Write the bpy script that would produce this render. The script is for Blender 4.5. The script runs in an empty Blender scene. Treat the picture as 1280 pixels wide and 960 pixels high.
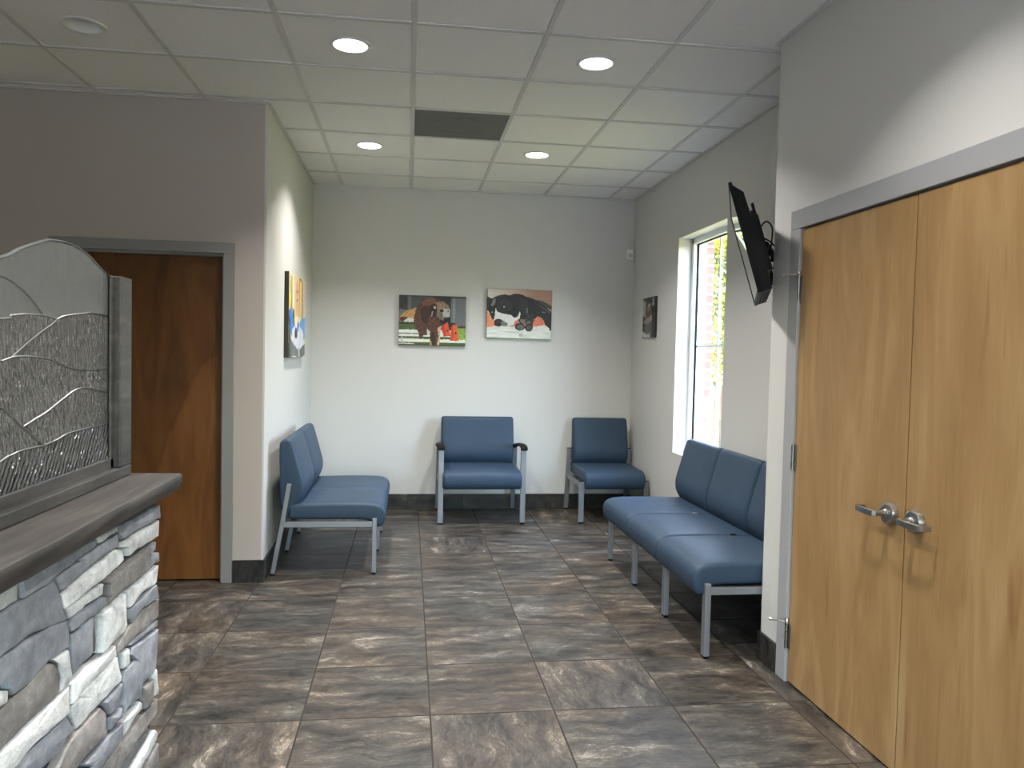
import bpy, bmesh, math, random
from mathutils import Vector, Matrix, noise
random.seed(7)
scene = bpy.context.scene
COL = scene.collection
PI = math.pi

# ---------------------------------------------------------------- helpers
def link(name, bm, mat, parent=None, smooth=False, label=None):
    me = bpy.data.meshes.new(name)
    bmesh.ops.recalc_face_normals(bm, faces=bm.faces)
    bm.to_mesh(me); bm.free()
    mats = mat if isinstance(mat, (list, tuple)) else [mat]
    for m in mats: me.materials.append(m)
    if smooth:
        for p in me.polygons: p.use_smooth = True
    o = bpy.data.objects.new(name, me); COL.objects.link(o)
    if parent is not None: o.parent = parent
    if label: o['label'] = label
    return o

def smooth_angle(o, ang=35):
    me = o.data
    for p in me.polygons: p.use_smooth = True
    bm = bmesh.new(); bm.from_mesh(me)
    a = math.radians(ang)
    for e in bm.edges:
        if len(e.link_faces) == 2 and e.calc_face_angle(0) > a: e.smooth = False
        elif len(e.link_faces) != 2: e.smooth = False
    bm.to_mesh(me); bm.free()
    return o

def thing(name, label, cat, loc=(0, 0, 0), rotz=0, group=None):
    o = bpy.data.objects.new(name, None); COL.objects.link(o)
    o.empty_display_size = .1
    o.location = loc; o.rotation_euler = (0, 0, rotz)
    o['label'] = label; o['category'] = cat
    if group: o['group'] = group
    return o

def tag(o, label, cat, group=None):
    o['label'] = label; o['category'] = cat
    if group: o['group'] = group
    return o

def struct(o, label=None):
    o['kind'] = 'structure'
    if label: o['label'] = label
    return o

def dup(root, loc, rotz=None, label=None):
    r = root.copy(); COL.objects.link(r); r.location = loc
    if rotz is not None: r.rotation_euler = (0, 0, rotz)
    if label: r['label'] = label
    for ch in list(root.children):
        c = ch.copy(); COL.objects.link(c); c.parent = r
        for g in list(ch.children):
            d = g.copy(); COL.objects.link(d); d.parent = c
    return r

def bx(bm, x0, x1, y0, y1, z0, z1, bev=0, seg=2, M=None, mi=0):
    x0, x1 = sorted((x0, x1)); y0, y1 = sorted((y0, y1)); z0, z1 = sorted((z0, z1))
    r = bmesh.ops.create_cube(bm, size=1)
    vs = r['verts']
    for v in vs:
        v.co = Vector(((v.co.x + .5) * (x1 - x0) + x0, (v.co.y + .5) * (y1 - y0) + y0, (v.co.z + .5) * (z1 - z0) + z0))
    fs = set(f for v in vs for f in v.link_faces)
    if bev:
        es = list(set(e for v in vs for e in v.link_edges))
        rr = bmesh.ops.bevel(bm, geom=es, offset=bev, segments=seg, profile=.5, affect='EDGES')
        vs = list(set(rr['verts']) | set(v for v in vs if v.is_valid))
        fs = set(f for v in vs for f in v.link_faces)
        vs = list(set(v for f in fs for v in f.verts))
    for f in fs: f.material_index = mi
    if M is not None:
        for v in vs: v.co = M @ v.co
    return vs

def bar(bm, a, b, w, t, bev=.002, side=Vector((1, 0, 0))):
    """rectangular bar from a to b, w along `side`, t across"""
    a = Vector(a); b = Vector(b); d = (b - a); L = d.length; d.normalize()
    s = (side - d * side.dot(d)).normalized(); n = d.cross(s)
    M = Matrix((( s.x, n.x, d.x, a.x), (s.y, n.y, d.y, a.y), (s.z, n.z, d.z, a.z), (0, 0, 0, 1)))
    return bx(bm, -w/2, w/2, -t/2, t/2, 0, L, bev, 2, M)

def lathe(bm, prof, M=None, seg=32, caps=True):
    rings = []
    for r, z in prof:
        rings.append([bm.verts.new((r*math.cos(2*PI*k/seg), r*math.sin(2*PI*k/seg), z)) for k in range(seg)])
    for a, b in zip(rings, rings[1:]):
        for k in range(seg):
            bm.faces.new((a[k], a[(k+1) % seg], b[(k+1) % seg], b[k]))
    if caps:
        bm.faces.new(rings[0]); bm.faces.new(rings[-1])
    if M is not None:
        for rg in rings:
            for v in rg: v.co = M @ v.co

def catmull(pts, n=6, closed=False):
    P = [Vector(p) for p in pts]; out = []; N = len(P)
    rng = range(N) if closed else range(N-1)
    for i in rng:
        if closed: p0, p1, p2, p3 = P[i-1], P[i], P[(i+1) % N], P[(i+2) % N]
        else: p0, p1, p2, p3 = P[max(i-1, 0)], P[i], P[i+1], P[min(i+2, N-1)]
        for k in range(n):
            t = k/n
            out.append(.5*((2*p1) + (p2-p0)*t + (2*p0-5*p1+4*p2-p3)*t*t + (3*p1-p0-3*p2+p3)*t**3))
    if not closed: out.append(P[-1])
    return out

def tube(bm, pts, r, seg=8, flat=1.0):
    P = [Vector(p) for p in pts]; rings = []
    up = Vector((0, 0, 1)); prev = None
    for i, p in enumerate(P):
        d = (P[min(i+1, len(P)-1)] - P[max(i-1, 0)]).normalized()
        if prev is None:
            s = d.cross(up)
            if s.length < .05: s = d.cross(Vector((1, 0, 0)))
            s.normalize()
        else:
            s = (prev - d*prev.dot(d)).normalized()
        prev = s; n = d.cross(s)
        rr = r[i] if isinstance(r, (list, tuple)) else r
        rings.append([bm.verts.new(p + s*rr*math.cos(2*PI*k/seg) + n*rr*flat*math.sin(2*PI*k/seg)) for k in range(seg)])
    for a, b in zip(rings, rings[1:]):
        for k in range(seg): bm.faces.new((a[k], a[(k+1) % seg], b[(k+1) % seg], b[k]))
    bm.faces.new(rings[0]); bm.faces.new(rings[-1])

def BM(): return bmesh.new()

# ---------------------------------------------------------------- node helpers
class NT:
    def __init__(s, name):
        s.m = bpy.data.materials.new(name); s.m.use_nodes = True
        s.t = s.m.node_tree; s.t.nodes.clear()
        s.out = s.t.nodes.new('ShaderNodeOutputMaterial')
        s.b = s.t.nodes.new('ShaderNodeBsdfPrincipled')
        s.t.links.new(s.b.outputs[0], s.out.inputs['Surface'])
    def n(s, typ, **kw):
        nd = s.t.nodes.new('ShaderNode' + typ)
        for k, v in kw.items():
            if k.startswith('i_'):
                key = k[2:]; key = int(key) if key.isdigit() else key.replace('_', ' ')
                s.set(nd.inputs[key], v)
            else: setattr(nd, k, v)
        return nd
    def set(s, inp, v):
        if isinstance(v, bpy.types.NodeSocket): s.t.links.new(v, inp)
        elif isinstance(v, bpy.types.Node): s.t.links.new(v.outputs[0], inp)
        else: inp.default_value = v
    def p(s, **kw):
        for k, v in kw.items():
            s.set(s.b.inputs[k.replace('_', ' ')], v)
    def math(s, op, a, b=None, c=None, clamp=False):
        nd = s.t.nodes.new('ShaderNodeMath'); nd.operation = op; nd.use_clamp = clamp
        s.set(nd.inputs[0], a)
        if b is not None: s.set(nd.inputs[1], b)
        if c is not None: s.set(nd.inputs[2], c)
        return nd.outputs[0]
    def ramp(s, fac, stops, interp='LINEAR'):
        nd = s.t.nodes.new('ShaderNodeValToRGB'); nd.color_ramp.interpolation = interp
        e = nd.color_ramp.elements
        while len(e) < len(stops): e.new(.5)
        for el, (pos, c) in zip(e, stops):
            el.position = pos
            el.color = (c[0], c[1], c[2], 1) if not isinstance(c, (int, float)) else (c, c, c, 1)
        s.set(nd.inputs[0], fac); return nd.outputs[0]
    def mix(s, fac, a, b, mode='MIX'):
        nd = s.t.nodes.new('ShaderNodeMix'); nd.data_type = 'RGBA'; nd.blend_type = mode
        s.set(nd.inputs[0], fac)
        for i, v in ((6, a), (7, b)):
            if isinstance(v, (tuple, list)): v = (v[0], v[1], v[2], 1)
            s.set(nd.inputs[i], v)
        return nd.outputs[2]
    def coord(s, kind='Object'):
        return s.n('TexCoord').outputs[kind]
    def mapping(s, vec, scale=(1, 1, 1), loc=(0, 0, 0), rot=(0, 0, 0)):
        nd = s.n('Mapping'); s.set(nd.inputs['Vector'], vec)
        nd.inputs['Scale'].default_value = scale; nd.inputs['Location'].default_value = loc; nd.inputs['Rotation'].default_value = rot
        return nd.outputs[0]
    def noise(s, vec, scale=5, detail=4, rough=.5, dist=0, out=0):
        nd = s.n('TexNoise'); s.set(nd.inputs['Vector'], vec)
        nd.inputs['Scale'].default_value = scale; nd.inputs['Detail'].default_value = detail
        nd.inputs['Roughness'].default_value = rough; nd.inputs['Distortion'].default_value = dist
        return nd.outputs[out]
    def bump(s, h, strength=.2, dist=.01, normal=None):
        nd = s.n('Bump'); s.set(nd.inputs['Height'], h)
        nd.inputs['Strength'].default_value = strength; nd.inputs['Distance'].default_value = dist
        if normal is not None: s.set(nd.inputs['Normal'], normal)
        return nd.outputs[0]

def sr(r, g=None, b=None):
    """sRGB 0..255 -> linear"""
    if g is None: g = b = r
    f = lambda c: (c/255/12.92) if c/255 <= .04045 else ((c/255+.055)/1.055)**2.4
    return (f(r), f(g), f(b))

def simple(name, col, rough=.5, metal=0, bump=None, var=0, spec=None):
    t = NT(name)
    c = (*col, 1)
    if var:
        v = t.noise(t.coord(), 6, 4)
        c = t.mix(v, tuple(x*(1-var) for x in col), tuple(min(1, x*(1+var)) for x in col))
    t.p(Base_Color=c, Roughness=rough, Metallic=metal)
    if spec is not None: t.p(Specular_IOR_Level=spec)
    if bump: t.p(Normal=t.bump(t.noise(t.coord(), bump[0], 3), bump[1], .002))
    return t.m

# ---------------------------------------------------------------- materials
def paint_mat(name, col):
    t = NT(name); co = t.coord()
    t.p(Base_Color=t.mix(t.noise(co, 1.2, 3), tuple(c*.97 for c in col), col), Roughness=.55, Specular_IOR_Level=.3,
        Normal=t.bump(t.noise(co, 160, 3, .6), .12, .002))
    return t.m
M_WALL = paint_mat('wall_paint', sr(197, 196, 192))
M_WALL_DIM = paint_mat('wall_paint_dimmed', sr(173, 165, 157))  # wall paint with the door wall's dimmer, warmer light put into the colour
M_REVEAL = paint_mat('reveal_paint', sr(215, 213, 210))

def ceiling_mat():
    t = NT('ceiling_tile'); co = t.coord()
    sp = t.noise(co, 220, 3, .7)
    c = t.mix(t.ramp(sp, [(.35, 0), (.55, 1)]), sr(212, 211, 208), sr(232, 231, 228))
    t.p(Base_Color=c, Roughness=.95, Normal=t.bump(sp, .35, .003)); return t.m
M_CEIL = ceiling_mat()
M_GRID = simple('grid_white_metal', sr(196, 195, 192), .5)

FX, FY, FS = 1.0082, -4.0954, .49846
def floor_mat(name, base_only=False):
    t = NT(name); co = t.coord()
    sep = t.n('SeparateXYZ', i_0=co)
    if base_only:
        # wall base: joints every tile along both axes, streaks horizontal
        u = t.math('DIVIDE', t.math('ADD', t.math('SUBTRACT', sep.outputs[0], FX), t.math('SUBTRACT', sep.outputs[1], FY)), FS)
        v = t.math('ADD', t.math('MULTIPLY', sep.outputs[2], 2), .2)
    else:
        u = t.math('DIVIDE', t.math('SUBTRACT', sep.outputs[0], FX), FS)
        v = t.math('DIVIDE', t.math('SUBTRACT', sep.outputs[1], FY), FS)
    fu, fv = t.math('FRACT', u), t.math('FRACT', v)
    iu, iv = t.math('FLOOR', u), t.math('FLOOR', v)
    idv = t.n('CombineXYZ', i_0=iu, i_1=iv, i_2=.37)
    wn = t.n('TexWhiteNoise', noise_dimensions='3D', i_Vector=idv)
    swap = t.math('GREATER_THAN', wn.outputs['Value'], .78)
    a = t.mix(swap, t.n('CombineXYZ', i_0=fu, i_1=fv, i_2=0).outputs[0], t.n('CombineXYZ', i_0=fv, i_1=fu, i_2=0).outputs[0])
    off = t.n('VectorMath', operation='MULTIPLY_ADD', i_0=wn.outputs['Color'], i_1=(40, 40, 40)); t.set(off.inputs[2], a)
    vec = off.outputs[0]
    warp = t.n('VectorMath', operation='SCALE', i_0=t.noise(vec, 2.6, 3, .5, 0, 1)); warp.inputs[3].default_value = .28
    vec = t.n('VectorMath', operation='ADD', i_0=vec, i_1=warp.outputs[0]).outputs[0]
    st = t.noise(t.mapping(vec, (1.0, 3.4, 1)), 1.7, 10, .72, .15)
    cl = t.noise(t.mapping(vec, (1, 1.7, 1), (7, 3, 0)), 1.6, 7, .62)
    fine = t.noise(t.mapping(vec, (3, 7, 1)), 6, 12, .86)
    val = t.math('ADD', t.math('ADD', t.math('MULTIPLY', st, .46), t.math('MULTIPLY', cl, .20)), t.math('MULTIPLY', fine, .38))
    c = t.ramp(val, [(.42, sr(26, 26, 26)), (.475, sr(52, 49, 46)), (.525, sr(71, 66, 61)), (.57, sr(90, 84, 76)), (.635, sr(156, 147, 136))])
    tint = t.ramp(t.noise(vec, .9, 2), [(.35, (.93, 1.0, 1.04)), (.65, (1.08, .99, .9))])
    c = t.mix(1, c, tint, 'MULTIPLY')
    tv = t.math('ADD', t.math('MULTIPLY', wn.outputs['Value'], .22), .86)
    c = t.mix(1, c, t.n('CombineXYZ', i_0=tv, i_1=tv, i_2=tv).outputs[0], 'MULTIPLY')
    # thin dark cracks
    ck = t.n('TexVoronoi', feature='DISTANCE_TO_EDGE', i_Vector=t.mapping(vec, (1.5, 5, 1)), i_Scale=2.6)
    ckm = t.math('MULTIPLY', t.math('LESS_THAN', ck.outputs[0], .012), .25)
    c = t.mix(ckm, c, sr(44, 41, 39))
    g = .0036 / FS
    eu = t.math('MINIMUM', fu, t.math('SUBTRACT', 1, fu)); ev = t.math('MINIMUM', fv, t.math('SUBTRACT', 1, fv))
    ed = eu if base_only else t.math('MINIMUM', eu, ev)
    gm = t.math('LESS_THAN', ed, g)
    c = t.mix(gm, c, sr(50, 44, 39) if not base_only else sr(60, 60, 58))
    if base_only: c = t.mix(1, c, (.42, .44, .46), 'MULTIPLY')
    rg = t.math('ADD', t.math('MULTIPLY', fine, .35), .24)
    rg = t.math('MAXIMUM', rg, t.math('MULTIPLY', gm, .8))
    h = t.math('SUBTRACT', t.math('MULTIPLY', val, .5), t.math('MULTIPLY', gm, .6))
    t.p(Base_Color=c, Roughness=rg, Normal=t.bump(h, .25, .003), Specular_IOR_Level=.32)
    return t.m
M_FLOOR = floor_mat('slate_look_tile')
M_BASE = floor_mat('dark_tile_base', True)

def wood_mat(name, cols, axis='Z', scale=1.0, rough=.35, figure=1.0, seed=0):
    t = NT(name); co = t.coord()
    sc = {'Z': (3.2, 3.2, .55), 'Y': (3, .5, 3), 'X': (.5, 3, 3)}[axis]
    v = t.mapping(co, tuple(s*scale for s in sc), (seed, seed*.7, seed*.3))
    w = t.noise(v, 1.6, 4, .5, 1.2)
    ringv = t.math('FRACT', t.math('MULTIPLY', w, 5*figure))
    ring = t.math('ABSOLUTE', t.math('SUBTRACT', ringv, .5))
    sc2 = {'Z': (90, 90, 2.5), 'Y': (90, 2.5, 90), 'X': (2.5, 90, 90)}[axis]
    grain = t.noise(t.mapping(co, tuple(s*scale for s in sc2)), 1.5, 5, .7)
    blot = t.noise(t.mapping(co, tuple(s*scale for s in sc), (3+seed, 1, 2)), 2.4, 5, .6, .3)
    val = t.math('ADD', t.math('ADD', t.math('MULTIPLY', ring, .42), t.math('MULTIPLY', grain, .28)), t.math('MULTIPLY', blot, .5))
    c = t.ramp(val, [(.3, cols[0]), (.48, cols[1]), (.68, cols[2])])
    t.p(Base_Color=c, Roughness=rough, Normal=t.bump(grain, .06, .001), Specular_IOR_Level=.25)
    return t
def birch():
    t = wood_mat('birch_veneer', [sr(136, 106, 68), sr(150, 119, 79), sr(163, 134, 94)], 'Z', 1, .38, .55)
    co = t.coord()
    spots = t.noise(t.mapping(co, (14, 14, 1.6), (0, 4, 1)), 1.3, 2, .4)
    m = t.ramp(spots, [(.66, 0), (.76, .55)])
    base = t.b.inputs['Base Color'].links[0].from_socket
    t.p(Base_Color=t.mix(m, base, sr(118, 78, 48))); return t.m
M_BIRCH = birch()
def amber():
    t = wood_mat('amber_birch_veneer', [sr(74, 46, 22), sr(88, 56, 27), sr(100, 66, 33)], 'Z', .9, .33, .8, 5)
    # one big cathedral flame of paler veneer low on the right of the leaf
    co = t.coord(); sep = t.n('SeparateXYZ', i_0=co)
    x, z = sep.outputs[0], sep.outputs[2]
    nz = t.noise(t.mapping(co, (5, 5, 2.2)), 1.5, 5, .6)
    wd = t.math('MULTIPLY', t.math('POWER', t.math('MAXIMUM', t.math('SUBTRACT', 1.4, z), .0001), .6), .42)
    wd = t.math('ADD', wd, t.math('MULTIPLY', t.math('SUBTRACT', nz, .5), .22))
    left = t.math('MULTIPLY', t.math('SUBTRACT', t.math('ADD', wd, x), -.265), 40, clamp=True)
    right = t.math('MULTIPLY', t.math('SUBTRACT', -.25, x), 60, clamp=True)
    m = t.math('MULTIPLY', left, right)
    base = t.b.inputs['Base Color'].links[0].from_socket
    lite = t.mix(1, base, (1.6, 1.6, 1.6), 'MULTIPLY')
    t.p(Base_Color=t.mix(t.math('MULTIPLY', m, .8), base, lite)); return t.m
M_AMBER = amber()
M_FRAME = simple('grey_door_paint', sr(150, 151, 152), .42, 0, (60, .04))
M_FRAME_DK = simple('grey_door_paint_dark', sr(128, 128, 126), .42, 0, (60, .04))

def ledge_mat(name, cols, rough=.5):
    t = NT(name); co = t.coord()
    g = t.noise(t.mapping(co, (34, 2.2, 34)), 1.4, 7, .7, .5)
    b = t.noise(t.mapping(co, (10, 1.6, 10), (2, 2, 2)), 1.5, 4, .55, 1.0)
    v = t.math('ADD', t.math('MULTIPLY', g, .6), t.math('MULTIPLY', b, .45))
    kn = t.n('TexVoronoi', i_Vector=t.mapping(co, (9, 4.2, 9)), i_Scale=1.0)
    c = t.ramp(v, [(.36, cols[0]), (.52, cols[1]), (.68, cols[2])])
    c = t.mix(t.ramp(kn.outputs[0], [(.05, .7), (.1, 0)]), c, sr(48, 45, 44))
    t.p(Base_Color=c, Roughness=rough, Normal=t.bump(g, .15, .003)); return t.m
M_LEDGE = ledge_mat('weathered_dark_wood', [sr(34, 32, 31), sr(58, 53, 49), sr(88, 83, 78)])
M_RAILW = ledge_mat('grey_stained_rail_wood', [sr(36, 35, 33), sr(58, 56, 53), sr(88, 84, 78)], .42)

def stone(name, lo, mid, hi, bstr=.8):
    t = NT(name); co = t.coord()
    n1 = t.noise(co, 26, 8, .72, .4); n2 = t.noise(t.mapping(co, (1, 1, 2.2)), 7, 4, .6)
    v = t.math('ADD', t.math('MULTIPLY', n1, .55), t.math('MULTIPLY', n2, .5))
    n3 = t.noise(co, 110, 6, .75)
    at = t.n('Attribute', attribute_name='shade')
    c = t.ramp(v, [(.34, lo), (.5, mid), (.64, hi)])
    k = t.math('ADD', t.math('MULTIPLY', at.outputs['Fac'], .3), .85)
    c = t.mix(1, c, t.n('CombineXYZ', i_0=k, i_1=k, i_2=k).outputs[0], 'MULTIPLY')
    h = t.math('ADD', t.math('MULTIPLY', n1, .8), t.math('MULTIPLY', n3, .5))
    t.p(Base_Color=c, Roughness=.85, Normal=t.bump(h, bstr, .006)); return t.m
STONE_MATS = [stone('white_ledgestone', sr(150, 152, 150), sr(220, 222, 220), sr(248, 249, 247), 1.0),
              stone('blue_grey_ledgestone', sr(112, 116, 122), sr(138, 142, 149), sr(162, 166, 172), .5),
              stone('taupe_ledgestone', sr(106, 103, 100), sr(130, 126, 122), sr(158, 154, 150), .6),
              stone('dark_ledgestone', sr(72, 72, 70), sr(98, 98, 96), sr(120, 120, 118), .8),
              simple('dark_mortar', sr(62, 62, 64), .9)]

def vinyl():
    t = NT('blue_vinyl'); co = t.coord()
    n = t.noise(co, 260, 3, .6)
    soft = t.noise(co, 7, 2, .5)
    t.p(Base_Color=t.mix(t.noise(co, 3, 2), sr(46, 62, 79), sr(52, 68, 86)), Roughness=.5, Specular_IOR_Level=.22,
        Normal=t.bump(n, .10, .001, t.bump(soft, .12, .02)))
    return t.m
M_VINYL = vinyl()
M_LEG = simple('silver_powder_coat', sr(132, 134, 138), .4, .5)
M_BLACK = simple('black_plastic', sr(14, 15, 17), .5, spec=.12)
M_SATIN = simple('satin_nickel', sr(176, 175, 172), .28, 1, (120, .03))
M_HINGE = simple('brushed_steel', sr(140, 138, 134), .35, 1)
M_WHITEP = simple('white_plastic', sr(226, 226, 222), .4)
M_TRIMW = simple('white_lamp_trim', sr(214, 214, 210), .45)
M_VINYLW = simple('white_window_vinyl', sr(232, 234, 236), .4)
M_DARKGREY = simple('dark_grey_metal', sr(84, 86, 82), .45)

def emis(name, col, s):
    t = NT(name); t.p(Base_Color=(*col, 1), Emission_Color=(*col, 1), Emission_Strength=s); return t.m
M_LAMP = emis('lamp_lens_glow', (1, .97, .92), 6)

def perforated():
    t = NT('perforated_grille'); co = t.coord()
    v = t.n('TexVoronoi', i_Vector=co, i_Scale=170.0, i_Randomness=0.0)
    m = t.ramp(v.outputs[0], [(.28, 1), (.36, 0)])
    t.p(Base_Color=t.mix(m, sr(104, 106, 101), sr(36, 37, 36)), Roughness=.5, Metallic=.2); return t.m
M_PERF = perforated()

def glass_mat(name, kind):
    t = NT(name); co = t.coord()
    if kind == 'seedy':
        v = t.n('TexVoronoi', i_Vector=co, i_Scale=42.0)
        seeds = t.ramp(v.outputs[0], [(.0, 1), (.13, 0)])
        h = t.math('ADD', t.math('MULTIPLY', seeds, .8), t.math('MULTIPLY', t.noise(co, 16, 2), .8))
        nrm = t.bump(h, .5, .004); rough = .22; col = sr(196, 200, 200)
    elif kind == 'hammered':
        n = t.noise(t.mapping(co, (1, 1, .45)), 95, 2, .5, .4)
        nrm = t.bump(n, 1.0, .012); rough = .08; col = sr(188, 188, 184)
    else:
        w = t.n('TexWave', wave_type='BANDS', bands_direction='Y', i_Vector=t.mapping(co, (1, 1, 1), (0, 0, 0), (math.radians(34), 0, 0)), i_Scale=20.0, i_Distortion=4.0, i_Detail=2.0)
        w.inputs['Detail Scale'].default_value = 1.5
        nrm = t.bump(w.outputs['Fac'], 1.0, .012); rough = .04; col = sr(200, 204, 204)
    t.p(Base_Color=(*col, 1), Roughness=rough, Transmission_Weight=.86, IOR=1.45, Normal=nrm, Specular_IOR_Level=.8)
    return t.m
M_GLASS = {k: glass_mat(k + '_textured_glass', k) for k in ('seedy', 'hammered', 'rippled')}
M_LEAD = simple('lead_came', sr(176, 177, 176), .25, .95, (90, .15))

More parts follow.
